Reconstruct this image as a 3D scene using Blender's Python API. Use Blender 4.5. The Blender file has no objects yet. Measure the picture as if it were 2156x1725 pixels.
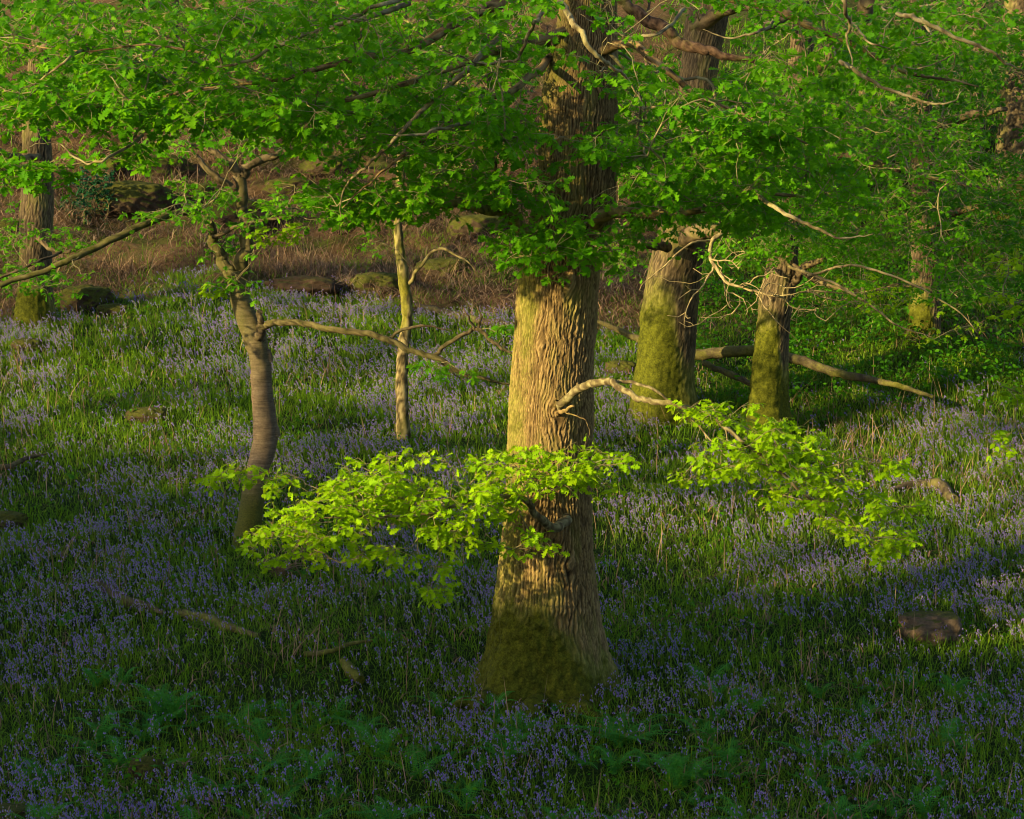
import bpy, math
import numpy as np
from mathutils import Vector
R = math.radians
rng = np.random.default_rng(11)
S = bpy.context.scene
COL = S.collection

# ------------------------------------------------------------ camera, sky, sun, exposure
PITCH = 6.0
cam = bpy.data.objects.new('camera', bpy.data.cameras.new('camera'))
COL.objects.link(cam); S.camera = cam
cam.data.lens = 75; cam.data.sensor_width = 36; cam.data.sensor_fit = 'HORIZONTAL'
cam.data.clip_start = 0.5; cam.data.clip_end = 1500
cam.location = (0, 0, 0); cam.rotation_euler = (R(90 - PITCH), 0, 0)

SUN_EL, SUN_AZ = 16.0, 53.0            # azimuth: to the left of the line from the oak to the camera
ce, se = math.cos(R(SUN_EL)), math.sin(R(SUN_EL))
SV = np.array([-math.sin(R(SUN_AZ)) * ce, -math.cos(R(SUN_AZ)) * ce, se])     # towards the sun
world = bpy.data.worlds.new('World'); S.world = world; world.use_nodes = True
nt = world.node_tree; nt.nodes.clear()
sky = nt.nodes.new('ShaderNodeTexSky'); sky.sky_type = 'NISHITA'; sky.sun_disc = False
sky.sun_elevation = R(SUN_EL); sky.sun_rotation = math.atan2(SV[0], SV[1])
bg = nt.nodes.new('ShaderNodeBackground'); bg.inputs['Strength'].default_value = 0.105
wo = nt.nodes.new('ShaderNodeOutputWorld')
nt.links.new(sky.outputs[0], bg.inputs['Color']); nt.links.new(bg.outputs[0], wo.inputs['Surface'])
sl = bpy.data.lights.new('sun', 'SUN'); sl.energy = 5.0; sl.angle = R(0.6); sl.color = (1.0, 0.80, 0.36)
so = bpy.data.objects.new('sun', sl); COL.objects.link(so)
so.rotation_euler = Vector(SV).to_track_quat('Z', 'Y').to_euler()
S.view_settings.view_transform = 'Standard'; S.view_settings.look = 'None'
S.view_settings.exposure = 1.34; S.view_settings.gamma = 1.0
S.cycles.filter_width = 1.0; S.cycles.max_bounces = 6; S.cycles.transparent_max_bounces = 8

# ------------------------------------------------------------ numbers: rays, noise, ground height
FP = 75 / 36 * 2156.0
cp, sp_ = math.cos(R(PITCH)), math.sin(R(PITCH))
def at(px, py, d):
    """point seen at (px, py) of the photo (2156 wide) whose distance along y is d"""
    a = (np.asarray(px, float) - 1078) / FP; b = -(np.asarray(py, float) - 862.5) / FP
    dy = cp + b * sp_; dz = -sp_ + b * cp
    d = np.asarray(d, float)
    return np.stack([a * d / dy, d + 0 * a, dz * d / dy], -1)
def pix(p):
    p = np.asarray(p, float)
    zc = p[..., 1] * cp - p[..., 2] * sp_; up = p[..., 1] * sp_ + p[..., 2] * cp
    zc = np.maximum(zc, 0.1)
    return 1078 + FP * p[..., 0] / zc, 862.5 - FP * up / zc
def hsh(*k):
    h = np.zeros(np.broadcast(*k).shape, np.uint64) + np.uint64(1469598103)
    for i, a in enumerate(k):
        h = (h ^ (np.asarray(a).astype(np.int64).astype(np.uint64) * np.uint64(0x9E3779B97F4A7C15 + 2 * i * 77777))) * np.uint64(0xBF58476D1CE4E5B9)
        h ^= h >> np.uint64(29)
    return (h >> np.uint64(11)).astype(float) / float(1 << 53)
def vnoise(x, y, z=0.0, seed=0):
    x, y, z = np.broadcast_arrays(np.asarray(x, float), np.asarray(y, float), np.asarray(z, float))
    xi, yi, zi = np.floor(x), np.floor(y), np.floor(z); fx, fy, fz = x - xi, y - yi, z - zi
    fx, fy, fz = [f * f * (3 - 2 * f) for f in (fx, fy, fz)]
    r = 0
    for a in (0, 1):
        for b in (0, 1):
            for c in (0, 1):
                r = r + hsh(xi + a, yi + b, zi + c, seed + 0 * xi) * (fx if a else 1 - fx) * (fy if b else 1 - fy) * (fz if c else 1 - fz)
    return r
def fbm(x, y, z=0.0, o=4, seed=0):
    r, a, t = 0, .5, 0
    for i in range(o):
        r = r + a * vnoise(np.asarray(x) * 2**i, np.asarray(y) * 2**i, np.asarray(z) * 2**i, seed + i); t += a; a *= .5
    return r / t
HY = np.array([-60, -5, 0, 6, 14, 20, 24, 30, 37, 42, 46, 58, 80, 120, 200, 400])
HZ = np.array([3, -1.5, -1.75, -3.6, -5.8, -6.07, -5.85, -5.04, -3.95, -2.88, -2.13, .77, 6.8, 21, 42, 70.])
_yy = np.linspace(-60, 400, 4601); _zz = np.interp(_yy, HY, HZ)
_k = np.hanning(41); _k /= _k.sum(); _zs = np.convolve(np.pad(_zz, 20, 'edge'), _k, 'valid')
def ground(x, y):
    x = np.asarray(x, float); y = np.asarray(y, float)
    far = np.clip((y - 38) / 20, 0, 1)
    return (np.interp(y, _yy, _zs) + (fbm(x * .35, y * .35, o=3, seed=5) - .5) * (.35 + far * .9)
            + (fbm(x * 1.7, y * 1.7, o=2, seed=9) - .5) * (.10 + far * .45))
def gnd(px, py, d0=17.0, d1=120.0):
    ds = np.linspace(d0, d1, 4000); p = at(np.full(4000, float(px)), np.full(4000, float(py)), ds)
    k = np.argmax(p[:, 2] < ground(p[:, 0], p[:, 1]))
    # from the near side: the first point below the ground
    q = p[k]; return np.array([q[0], q[1], ground(q[0], q[1])])
def smooth(a, b, v):
    t = np.clip((v - a) / (b - a), 0, 1); return t * t * (3 - 2 * t)

# ------------------------------------------------------------ meshes and scene tree
class MB:
    def __init__(s): s.V = []; s.F = []; s.M = []; s.A = {}; s.n = 0; s.SM = []
    def add(s, v, f, mat=0, smooth_=True, **attr):
        """v (n,3); f (m,3|4) int"""
        v = np.asarray(v, float).reshape(-1, 3); f = np.asarray(f, int)
        if not len(v): return
        s.V.append(v); s.F.append(f + s.n); s.M.append(np.full(len(f), mat)); s.SM.append(np.full(len(f), smooth_))
        for k in set(s.A) | set(attr):
            if k not in s.A: s.A[k] = [np.zeros(s.n)] if s.n else []
            s.A[k].append(np.broadcast_to(np.asarray(attr.get(k, 0.0), float), (len(v),)).copy())
        s.n += len(v)
    def obj(s, name, mats, parent=None):
        me = bpy.data.meshes.new(name)
        v = np.concatenate(s.V); me.vertices.add(len(v)); me.vertices.foreach_set('co', v.ravel().astype(np.float32))
        tot = np.concatenate([np.full(len(f), f.shape[1]) for f in s.F]); idx = np.concatenate([f.ravel() for f in s.F])
        me.loops.add(len(idx)); me.loops.foreach_set('vertex_index', idx.astype(np.int32))
        me.polygons.add(len(tot)); st = np.concatenate([[0], np.cumsum(tot)[:-1]])
        me.polygons.foreach_set('loop_start', st.astype(np.int32)); me.polygons.foreach_set('loop_total', tot.astype(np.int32))
        me.polygons.foreach_set('material_index', np.concatenate(s.M).astype(np.int32))
        me.polygons.foreach_set('use_smooth', np.concatenate(s.SM))
        for m in (mats if isinstance(mats, (list, tuple)) else [mats]): me.materials.append(m)
        for k, a in s.A.items():
            at_ = me.attributes.new(k, 'FLOAT', 'POINT'); at_.data.foreach_set('value', np.concatenate(a).astype(np.float32))
        me.update(calc_edges=True)
        o = bpy.data.objects.new(name, me); COL.objects.link(o)
        if parent is not None:
            o.parent = parent; o.matrix_parent_inverse.identity()
            off = np.array(parent.location, float)
            if np.abs(off).sum() > 0:
                me.vertices.foreach_set('co', (v - off).ravel().astype(np.float32)); me.update()
        return o
def tag(o, label=None, cat=None, group=None, kind=None):
    if label: o['label'] = label
    if cat: o['category'] = cat
    if group: o['group'] = group
    if kind: o['kind'] = kind
    return o
def thing(name, loc, label, cat, group=None):
    e = bpy.data.objects.new(name, None); COL.objects.link(e); e.location = [float(c) for c in loc]
    e.empty_display_size = .3
    return tag(e, label, cat, group)
def rebase(o, loc):
    """moves a single mesh's origin to loc without moving its shape"""
    me = o.data; n = len(me.vertices); v = np.zeros(n * 3, np.float32); me.vertices.foreach_get('co', v)
    me.vertices.foreach_set('co', (v.reshape(-1, 3) - np.array(loc, np.float32)).ravel()); me.update()
    o.location = [float(c) for c in loc]; return o

def catmull(P, n):
    P = np.asarray(P, float); Q = np.vstack([2 * P[0] - P[1], P, 2 * P[-1] - P[-2]])
    out = []
    for i in range(len(P) - 1):
        p0, p1, p2, p3 = Q[i:i + 4]
        for t in np.linspace(0, 1, n, endpoint=False):
            out.append(.5 * (2 * p1 + (p2 - p0) * t + (2 * p0 - 5 * p1 + 4 * p2 - p3) * t * t + (3 * p1 - p0 - 3 * p2 + p3) * t**3))
    out.append(P[-1]); return np.array(out)
def tube(mb, path, rad, ns=8, rough=.0, mat=0, seed=0, fs=8., attrs=None, cap=True):
    path = np.asarray(path, float); rad = np.broadcast_to(np.asarray(rad, float), (len(path),))
    T = np.gradient(path, axis=0); T /= np.linalg.norm(T, axis=1)[:, None] + 1e-9
    u = np.cross(T[0], [0.3, .1, 1.]);
    if np.linalg.norm(u) < .1: u = np.cross(T[0], [1., 0, 0])
    u /= np.linalg.norm(u); U = []
    for t in T:
        u = u - t * (u @ t); u /= np.linalg.norm(u); U.append(u)
    U = np.array(U); Wv = np.cross(T, U)
    th = np.arange(ns) / ns * 2 * math.pi
    dirs = U[:, None] * np.cos(th)[None, :, None] + Wv[:, None] * np.sin(th)[None, :, None]
    v = path[:, None] + dirs * rad[:, None, None]
    if rough:
        nz = fbm(v[..., 0] * fs, v[..., 1] * fs, v[..., 2] * fs, o=3, seed=seed) - .5
        v = v + dirs * (nz * rough)[..., None]
    n = len(path); i = np.arange(n - 1)[:, None] * ns; j = np.arange(ns)[None]
    f = np.stack([i + j, i + (j + 1) % ns, i + ns + (j + 1) % ns, i + ns + j], -1).reshape(-1, 4)
    a = {k: (fn(v.reshape(-1, 3)) if callable(fn) else fn) for k, fn in (attrs or {}).items()}
    mb.add(v.reshape(-1, 3), f, mat, **a)
    if cap:
        for k, e in ((0, path[0]), (n - 1, path[-1])):
            ring = v[k]; vv = np.vstack([ring, e[None]]); jj = np.arange(ns)
            a2 = {q: (fn(vv) if callable(fn) else fn) for q, fn in (attrs or {}).items()}
            mb.add(vv, np.stack([jj, (jj + 1) % ns, np.full(ns, ns)], -1), mat, **a2)

# ------------------------------------------------------------ materials
def mat(name):
    m = bpy.data.materials.new(name); m.use_nodes = True; m.node_tree.nodes.clear()
    return m, m.node_tree
def node(t, ty, **kw):
    n = t.nodes.new(ty)
    for k, v in kw.items():
        if k in n.inputs: n.inputs[k].default_value = v
        else: setattr(n, k, v)
    return n
def ramp(t, fac, stops):
    r = t.nodes.new('ShaderNodeValToRGB'); e = r.color_ramp.elements
    while len(e) < len(stops): e.new(.5)
    for i, (p, c) in enumerate(stops): e[i].position = p; e[i].color = (*c, 1)
    t.links.new(fac, r.inputs['Fac']); return r.outputs['Color']
def attr(t, name): n = t.nodes.new('ShaderNodeAttribute'); n.attribute_name = name; return n.outputs['Fac']
def mixc(t, fac, a, b, mode='MIX'):
    n = t.nodes.new('ShaderNodeMix'); n.data_type = 'RGBA'; n.blend_type = mode
    for s_, v in ((n.inputs[0], fac), (n.inputs[6], a), (n.inputs[7], b)):
        if isinstance(v, (int, float)): s_.default_value = v
        elif isinstance(v, tuple): s_.default_value = (*v, 1)
        else: t.links.new(v, s_)
    return n.outputs[2]
def noise(t, scale, detail=4, rough=.6, coord=None, dist=0):
    n = t.nodes.new('ShaderNodeTexNoise'); n.inputs['Scale'].default_value = scale; n.inputs['Detail'].default_value = detail
    n.inputs['Roughness'].default_value = rough; n.inputs['Distortion'].default_value = dist
    if coord is not None: t.links.new(coord, n.inputs['Vector'])
    return n.outputs['Fac']
def coords(t, scale=(1, 1, 1)):
    c = t.nodes.new('ShaderNodeTexCoord'); m = t.nodes.new('ShaderNodeMapping'); m.inputs['Scale'].default_value = scale
    t.links.new(c.outputs['Object'], m.inputs['Vector']); return m.outputs[0]
def bump(t, h, strength, dist=.02):
    b = t.nodes.new('ShaderNodeBump'); b.inputs['Strength'].default_value = strength; b.inputs['Distance'].default_value = dist
    t.links.new(h, b.inputs['Height']); return b.outputs[0]
def finish(t, col, rough=.9, normal=None, spec=.15, trans=None, tcol=None):
    p = t.nodes.new('ShaderNodeBsdfPrincipled'); p.inputs['Roughness'].default_value = rough
    p.inputs['Specular IOR Level'].default_value = spec
    t.links.new(col, p.inputs['Base Color'])
    if normal is not None: t.links.new(normal, p.inputs['Normal'])
    out = t.nodes.new('ShaderNodeOutputMaterial'); res = p.outputs[0]
    if trans:
        tr = t.nodes.new('ShaderNodeBsdfTranslucent'); t.links.new(tcol, tr.inputs['Color'])
        mx = t.nodes.new('ShaderNodeMixShader'); mx.inputs[0].default_value = trans
        t.links.new(res, mx.inputs[1]); t.links.new(tr.outputs[0], mx.inputs[2]); res = mx.outputs[0]
    t.links.new(res, out.inputs['Surface'])
def leaf_mat(name, dark, mid, light, tl, trans=.42, rough=.5):
    m, t = mat(name); r = attr(t, 'rnd')
    c = ramp(t, r, [(0, dark), (.55, mid), (1, light)])
    k = noise(t, 1.1, 2, coord=coords(t))
    c2 = mixc(t, k, c, mixc(t, .5, c, light), 'MIX')
    tc = mixc(t, r, tuple(x * .8 for x in tl), tl)
    finish(t, c2, rough, spec=.07, trans=trans, tcol=tc); return m
M_leaf = leaf_mat('oak_leaf', (.020, .11, .003), (.045, .205, .004), (.14, .35, .007), (.22, .52, .005), .48)
M_leafy = leaf_mat('sunlit_pale_leaf', (.11, .27, .003), (.19, .37, .004), (.30, .48, .006), (.46, .64, .006), .45)  # lighter oak leaf: sunlight on low sprays put into colour; also pale sapling leaves
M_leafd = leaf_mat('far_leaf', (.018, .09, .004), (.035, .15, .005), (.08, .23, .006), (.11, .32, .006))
M_holly = leaf_mat('holly_leaf', (.010, .05, .02), (.015, .08, .03), (.03, .11, .04), (.03, .1, .02), .15, .3)
M_grass = leaf_mat('grass_blade', (.016, .07, .006), (.06, .175, .010), (.23, .33, .014), (.22, .40, .010), .38, .45)
M_fern = leaf_mat('fern_frond', (.025, .14, .022), (.045, .21, .030), (.08, .28, .03), (.09, .36, .03), .35, .6)
M_bell = leaf_mat('bluebell_petal', (.16, .095, .38), (.25, .16, .50), (.42, .30, .58), (.42, .27, .66), .35, .6)
M_stem = leaf_mat('bluebell_stem', (.06, .13, .014), (.14, .24, .018), (.28, .38, .025), (.22, .36, .02), .25, .5)
M_brack = leaf_mat('dead_bracken', (.05, .028, .019), (.155, .086, .054), (.36, .245, .155), (.2, .11, .06), .15, .9)

def bark_mat(name, deep, mid, hi, moss=(.095, .10, .009), moss2=(.03, .038, .004), lich=(.24, .23, .045)):
    m, t = mat(name); co = coords(t)
    rd = attr(t, 'ridge'); ms = attr(t, 'moss')
    n1 = noise(t, 3, 5, coord=coords(t, (1, 1, .4))); n2 = noise(t, 60, 5, .7, coord=coords(t, (1, 1, .35))); n3 = noise(t, 42, 5, .8, coord=co)
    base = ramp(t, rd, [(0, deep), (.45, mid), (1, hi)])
    base = mixc(t, .75, base, ramp(t, n2, [(.25, (.45, .43, .42)), (.75, (1.25, 1.2, 1.15))]), 'MULTIPLY')
    lf = t.nodes.new('ShaderNodeMapRange'); t.links.new(n1, lf.inputs[0]); lf.inputs[1].default_value = .5; lf.inputs[2].default_value = .72; lf.inputs[4].default_value = .45
    base = mixc(t, lf.outputs[0], base, lich)
    n7 = noise(t, 11, 6, .75, coord=co); mc = mixc(t, .85, ramp(t, n3, [(.32, moss2), (.62, moss)]), ramp(t, n7, [(.34, (.3, .32, .25)), (.62, (1.3, 1.25, 1.1))]), 'MULTIPLY')
    lm_ = t.nodes.new('ShaderNodeMath'); lm_.operation = 'ADD'; t.links.new(ms, lm_.inputs[0]); t.links.new(n3, lm_.inputs[1])
    lr = t.nodes.new('ShaderNodeMapRange'); t.links.new(lm_.outputs[0], lr.inputs[0]); lr.inputs[1].default_value = .78; lr.inputs[2].default_value = 1.1; lr.inputs[4].default_value = .8
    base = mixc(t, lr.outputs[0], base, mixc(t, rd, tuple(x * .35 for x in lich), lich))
    # moss edge broken up by noise
    ad = t.nodes.new('ShaderNodeMath'); ad.operation = 'ADD'; t.links.new(ms, ad.inputs[0])
    nn = noise(t, 9, 5, .65, coord=co); sb = t.nodes.new('ShaderNodeMath'); sb.operation = 'SUBTRACT'; t.links.new(nn, sb.inputs[0]); sb.inputs[1].default_value = .5
    t.links.new(sb.outputs[0], ad.inputs[1])
    mr = t.nodes.new('ShaderNodeMapRange'); mr.inputs[1].default_value = .42; mr.inputs[2].default_value = .80; t.links.new(ad.outputs[0], mr.inputs[0])
    c = mixc(t, mr.outputs[0], base, mc)
    finish(t, c, .92, bump(t, mixc(t, .5, n2, n3), .7, .012), .1); return m
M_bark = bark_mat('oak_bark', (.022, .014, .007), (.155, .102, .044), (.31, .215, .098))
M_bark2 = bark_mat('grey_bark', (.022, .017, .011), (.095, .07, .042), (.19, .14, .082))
M_mossshade = bark_mat('shaded_mossy_bark', (.02, .016, .010), (.075, .056, .034), (.15, .115, .07), lich=(.12, .115, .03))  # darker than grey bark: the cherry fork's shade is put into the colour
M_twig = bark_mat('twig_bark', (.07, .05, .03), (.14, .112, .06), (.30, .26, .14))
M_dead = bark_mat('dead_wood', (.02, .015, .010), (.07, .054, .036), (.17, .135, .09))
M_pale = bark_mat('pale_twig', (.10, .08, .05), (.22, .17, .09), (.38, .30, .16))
def cherry():
    m, t = mat('cherry_bark'); co = coords(t, (4, 4, 46))
    n = noise(t, 1.0, 6, .65, coord=co, dist=.4); n1 = noise(t, 2.2, 4, coord=coords(t)); n3 = noise(t, 45, 4, .8, coord=coords(t))
    c = ramp(t, n, [(.25, (.06, .042, .028)), (.46, (.13, .095, .065)), (.62, (.18, .135, .095)), (.76, (.30, .25, .19))])
    n5 = noise(t, 26, 6, .75, coord=coords(t)); c = mixc(t, .8, c, ramp(t, n1, [(.3, (.5, .5, .45)), (.7, (1.2, 1.15, 1.1))]), 'MULTIPLY'); c = mixc(t, .6, c, ramp(t, n5, [(.3, (.4, .4, .35)), (.7, (1.3, 1.25, 1.2))]), 'MULTIPLY')
    ms = attr(t, 'moss'); mc = ramp(t, n3, [(.3, (.03, .036, .004)), (.65, (.10, .10, .010))])
    finish(t, mixc(t, ms, c, mc), .75, bump(t, n, .5, .01), .2); return m
M_cherry = cherry()
def moss_rock(name, rock, moss, amt):
    m, t = mat(name); n = noise(t, 30, 6, .75, coord=coords(t)); n1 = noise(t, 3.2, 5, coord=coords(t)); n4 = noise(t, 8, 5, .7, coord=coords(t))
    r = ramp(t, n4, [(.3, tuple(x * .45 for x in rock)), (.7, rock)])
    g = ramp(t, n, [(.3, tuple(x * .35 for x in moss)), (.65, moss)])
    geo = t.nodes.new('ShaderNodeNewGeometry'); sx = t.nodes.new('ShaderNodeSeparateXYZ'); t.links.new(geo.outputs['Normal'], sx.inputs[0])
    a = t.nodes.new('ShaderNodeMath'); a.operation = 'MULTIPLY_ADD'; t.links.new(n1, a.inputs[0]); a.inputs[1].default_value = 1.6; t.links.new(sx.outputs['Z'], a.inputs[2])
    mr = t.nodes.new('ShaderNodeMapRange'); t.links.new(a.outputs[0], mr.inputs[0]); mr.inputs[1].default_value = 1.9 - amt; mr.inputs[2].default_value = 2.2 - amt
    finish(t, mixc(t, mr.outputs[0], r, g), .95, bump(t, n, .9, .03), .1); return m
M_boulder = moss_rock('mossy_boulder', (.085, .058, .038), (.085, .088, .016), 1.15)
M_mound = moss_rock('root_mound', (.06, .038, .026), (.06, .055, .016), .35)
M_stone = moss_rock('brown_stone', (.15, .105, .07), (.09, .09, .02), .45)
def ground_mat():
    m, t = mat('forest_floor'); z = attr(t, 'zone'); n = noise(t, 9, 8, .75, coord=coords(t)); n1 = noise(t, .8, 4, coord=coords(t)); n2 = noise(t, 70, 4, .8, coord=coords(t))
    g = ramp(t, n, [(.3, (.010, .018, .005)), (.55, (.025, .045, .010)), (.8, (.05, .05, .02))])
    b = ramp(t, n, [(.25, (.035, .020, .012)), (.5, (.10, .06, .032)), (.72, (.20, .13, .075)), (.85, (.08, .09, .02))])
    b = mixc(t, ramp(t, n1, [(.48, (0, 0, 0)), (.62, (1, 1, 1))]), b, ramp(t, n2, [(.3, (.03, .036, .008)), (.7, (.09, .095, .02))]))
    finish(t, mixc(t, z, g, b), 1, bump(t, mixc(t, .5, n, n2), 1, .06), .05); return m
M_ground = ground_mat()

# ------------------------------------------------------------ zones on the ground
BX = [-900, 0, 200, 400, 600, 700, 900, 1080, 1300, 1420, 1560, 1700, 2156, 3000]
BYv = [720, 690, 640, 602, 598, 618, 636, 655, 690, 700, 720, 740, 760, 760]
def zones(x, y):
    """bracken 0..1, right-hand green 0..1, image position"""
    p = np.stack([x, y, ground(x, y)], -1); px, py = pix(p)
    wob = (fbm(x * .8, y * .8, seed=31) - .5) * 90
    br = smooth(14, -14, py + wob - np.interp(px, BX, BYv))
    rt = smooth(1340, 1500, px + wob)
    return br, rt, px, py

def build_ground():
    mb = MB()
    ys = np.concatenate([np.arange(-60, 14, 2.), np.arange(14, 66, .2), np.arange(66, 120, 1.5), np.arange(120, 400, 12.)])
    xs = np.concatenate([np.arange(-200, -34, 8.), np.arange(-34, -16, 1.), np.arange(-16, 16, .2), np.arange(16, 34, 1.), np.arange(34, 201, 8.)])
    X, Y = np.meshgrid(xs, ys); Z = ground(X, Y); br, rt, px, py = zones(X, Y)
    Z = Z + np.where(Y > 14, (fbm(X * 4, Y * 4, o=2, seed=3) - .5) * .09 * (1 + 1.6 * br), 0)
    n = len(xs); i = np.arange(len(ys) - 1)[:, None] * n; j = np.arange(n - 1)[None]
    f = np.stack([i + j, i + j + 1, i + n + j + 1, i + n + j], -1).reshape(-1, 4)
    mb.add(np.stack([X, Y, Z], -1).reshape(-1, 3), f, zone=(br * (1 - .75 * rt)).ravel())
    tag(mb.obj('ground', M_ground), 'woodland slope of soil, moss and bracken litter', 'ground', kind='structure')
build_ground()

# ------------------------------------------------------------ leaves
def rot_frames(n, az, tilt, roll):
    """leaf axes: X along the leaf, Y across, Z normal"""
    ca, sa = np.cos(az), np.sin(az); ct, st = np.cos(tilt), np.sin(tilt)
    X = np.stack([ca * ct, sa * ct, st], -1); Y0 = np.stack([-sa, ca, 0 * sa], -1); Z0 = np.cross(X, Y0)
    cr, sr = np.cos(roll)[:, None], np.sin(roll)[:, None]
    return X, Y0 * cr + Z0 * sr, -Y0 * sr + Z0 * cr
OAK = [(0, .012), (.16, .03), (.27, .20), (.35, .07), (.50, .32), (.58, .09), (.72, .36), (.82, .12), (.90, .20), (1, .02)]
OAK2 = [(0, .02), (.3, .2), (.38, .11), (.62, .32), (.7, .19), (.86, .25), (1, .03)]
OVAL = [(0, .03), (.3, .28), (.65, .27), (1, .02)]
def leaf_template(prof, cup=.18, fold=.25):
    t = np.array([p[0] for p in prof]); w = np.array([p[1] for p in prof])
    L = np.stack([t, -w, w * fold - cup * t**2], -1); C = np.stack([t, 0 * t, -cup * t**2], -1); Rr = np.stack([t, w, w * fold - cup * t**2], -1)
    v = np.stack([L, C, Rr], 1).reshape(-1, 3); f = []
    for i in range(len(t) - 1):
        a = i * 3; f += [(a, a + 1, a + 4, a + 3), (a + 1, a + 2, a + 5, a + 4)]
    return v, np.array(f)
T_OAK, T_OAK2, T_OVAL = leaf_template(OAK), leaf_template(OAK2), leaf_template(OVAL, .1, .15)
def add_leaves(mb, P, size, az, tilt, roll, tpl, mat=0, rnd=None):
    n = len(P)
    if n == 0: return
    X, Y, Z = rot_frames(n, az, tilt, roll); tv, tf = tpl
    v = P[:, None] + (X[:, None] * tv[None, :, 0:1] + Y[:, None] * tv[None, :, 1:2] + Z[:, None] * tv[None, :, 2:3]) * np.asarray(size)[:, None, None]
    f = tf[None] + (np.arange(n) * len(tv))[:, None, None]
    rnd = rng.random(n) if rnd is None else rnd
    mb.add(v.reshape(-1, 3), f.reshape(-1, 4), mat, rnd=np.repeat(rnd, len(tv)))
def add_sticks(mb, A, B, ra, rb, ns=3, mat=0, **at_):
    n = len(A)
    if n == 0: return
    A = np.asarray(A, float); B = np.asarray(B, float)
    T = B - A; T /= np.linalg.norm(T, axis=1)[:, None] + 1e-9
    U = np.cross(T, np.array([.31, .2, .93])); U /= np.linalg.norm(U, axis=1)[:, None] + 1e-9; Wv = np.cross(T, U)
    th = np.arange(ns) / ns * 2 * math.pi; D = U[:, None] * np.cos(th)[None, :, None] + Wv[:, None] * np.sin(th)[None, :, None]
    ra = np.broadcast_to(ra, (n,)); rb = np.broadcast_to(rb, (n,))
    v = np.concatenate([A[:, None] + D * ra[:, None, None], B[:, None] + D * rb[:, None, None]], 1)
    j = np.arange(ns); f0 = np.stack([j, (j + 1) % ns, ns + (j + 1) % ns, ns + j], -1)
    f = f0[None] + (np.arange(n) * 2 * ns)[:, None, None]
    mb.add(v.reshape(-1, 3), f.reshape(-1, 4), mat, **{k: (np.repeat(a, 2 * ns) if np.ndim(a) else a) for k, a in at_.items()})

class Skeleton:
    """branches grown from given limbs to the places where leaves sit"""
    def __init__(s): s.P = np.zeros((0, 3)); s.par = []; s.T = []; s.cnt = []
    def limb(s, path, parent_ok=False):
        base = len(s.P); path = np.asarray(path, float)
        s.P = np.vstack([s.P, path])
        for i in range(len(path)):
            s.par.append(base + i - 1 if i else -1)
            t = path[min(i + 1, len(path) - 1)] - path[max(i - 1, 0)]; s.T.append(t / (np.linalg.norm(t) + 1e-9))
        s.root = getattr(s, 'root', 0)
        s.nlimb = len(s.P)
    def grow(s, targets, origin):
        order = np.argsort(np.linalg.norm(targets - origin, axis=1))
        tips = []
        for k in order:
            a = targets[k]; dv = a - s.P; d = np.linalg.norm(dv, axis=1) + 1e-6
            out = (dv * np.array(s.T)).sum(1) / d
            c = d * (1.25 - .45 * out); i = int(np.argmin(c))
            dist = d[i]; m = max(2, int(dist / .16) + 1)
            p0, p3 = s.P[i], a; p1 = p0 + s.T[i] * dist * .4 + rng.normal(0, .05, 3) * dist
            p2 = a - (a - p1) * .35 + np.array([0, 0, .12 * dist]) * rng.uniform(-.6, 1)
            prev = i
            for q in range(1, m + 1):
                t = q / m; p = (1 - t)**3 * p0 + 3 * (1 - t)**2 * t * p1 + 3 * (1 - t) * t * t * p2 + t**3 * p3
                if q < m: p = p + rng.normal(0, .018, 3)
                s.P = np.vstack([s.P, p]); s.par.append(prev); tt = p - s.P[prev]; s.T.append(tt / (np.linalg.norm(tt) + 1e-9)); prev = len(s.P) - 1
            tips.append(prev)
        return order, tips
    def mesh(s, mb, mat, r0=.0042, pw=.42, rmax=.06):
        n = len(s.P); cnt = np.zeros(n); par = np.array(s.par); has = np.zeros(n, bool); has[par[par >= 0]] = True
        cnt[~has] = 1
        for i in range(n - 1, -1, -1):
            if par[i] >= 0: cnt[par[i]] += cnt[i]
        r = np.minimum(r0 * np.maximum(cnt, 1)**pw, rmax)
        e = np.arange(s.nlimb, n)
        ridge = .55 + .4 * rng.random(len(e)); A = s.P[par[e]]; B = s.P[e]
        add_sticks(mb, A, B + (B - A) * .06, np.minimum(r[par[e]], r[e] * 1.3), r[e], 5, mat, ridge=ridge)
        return r

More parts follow.
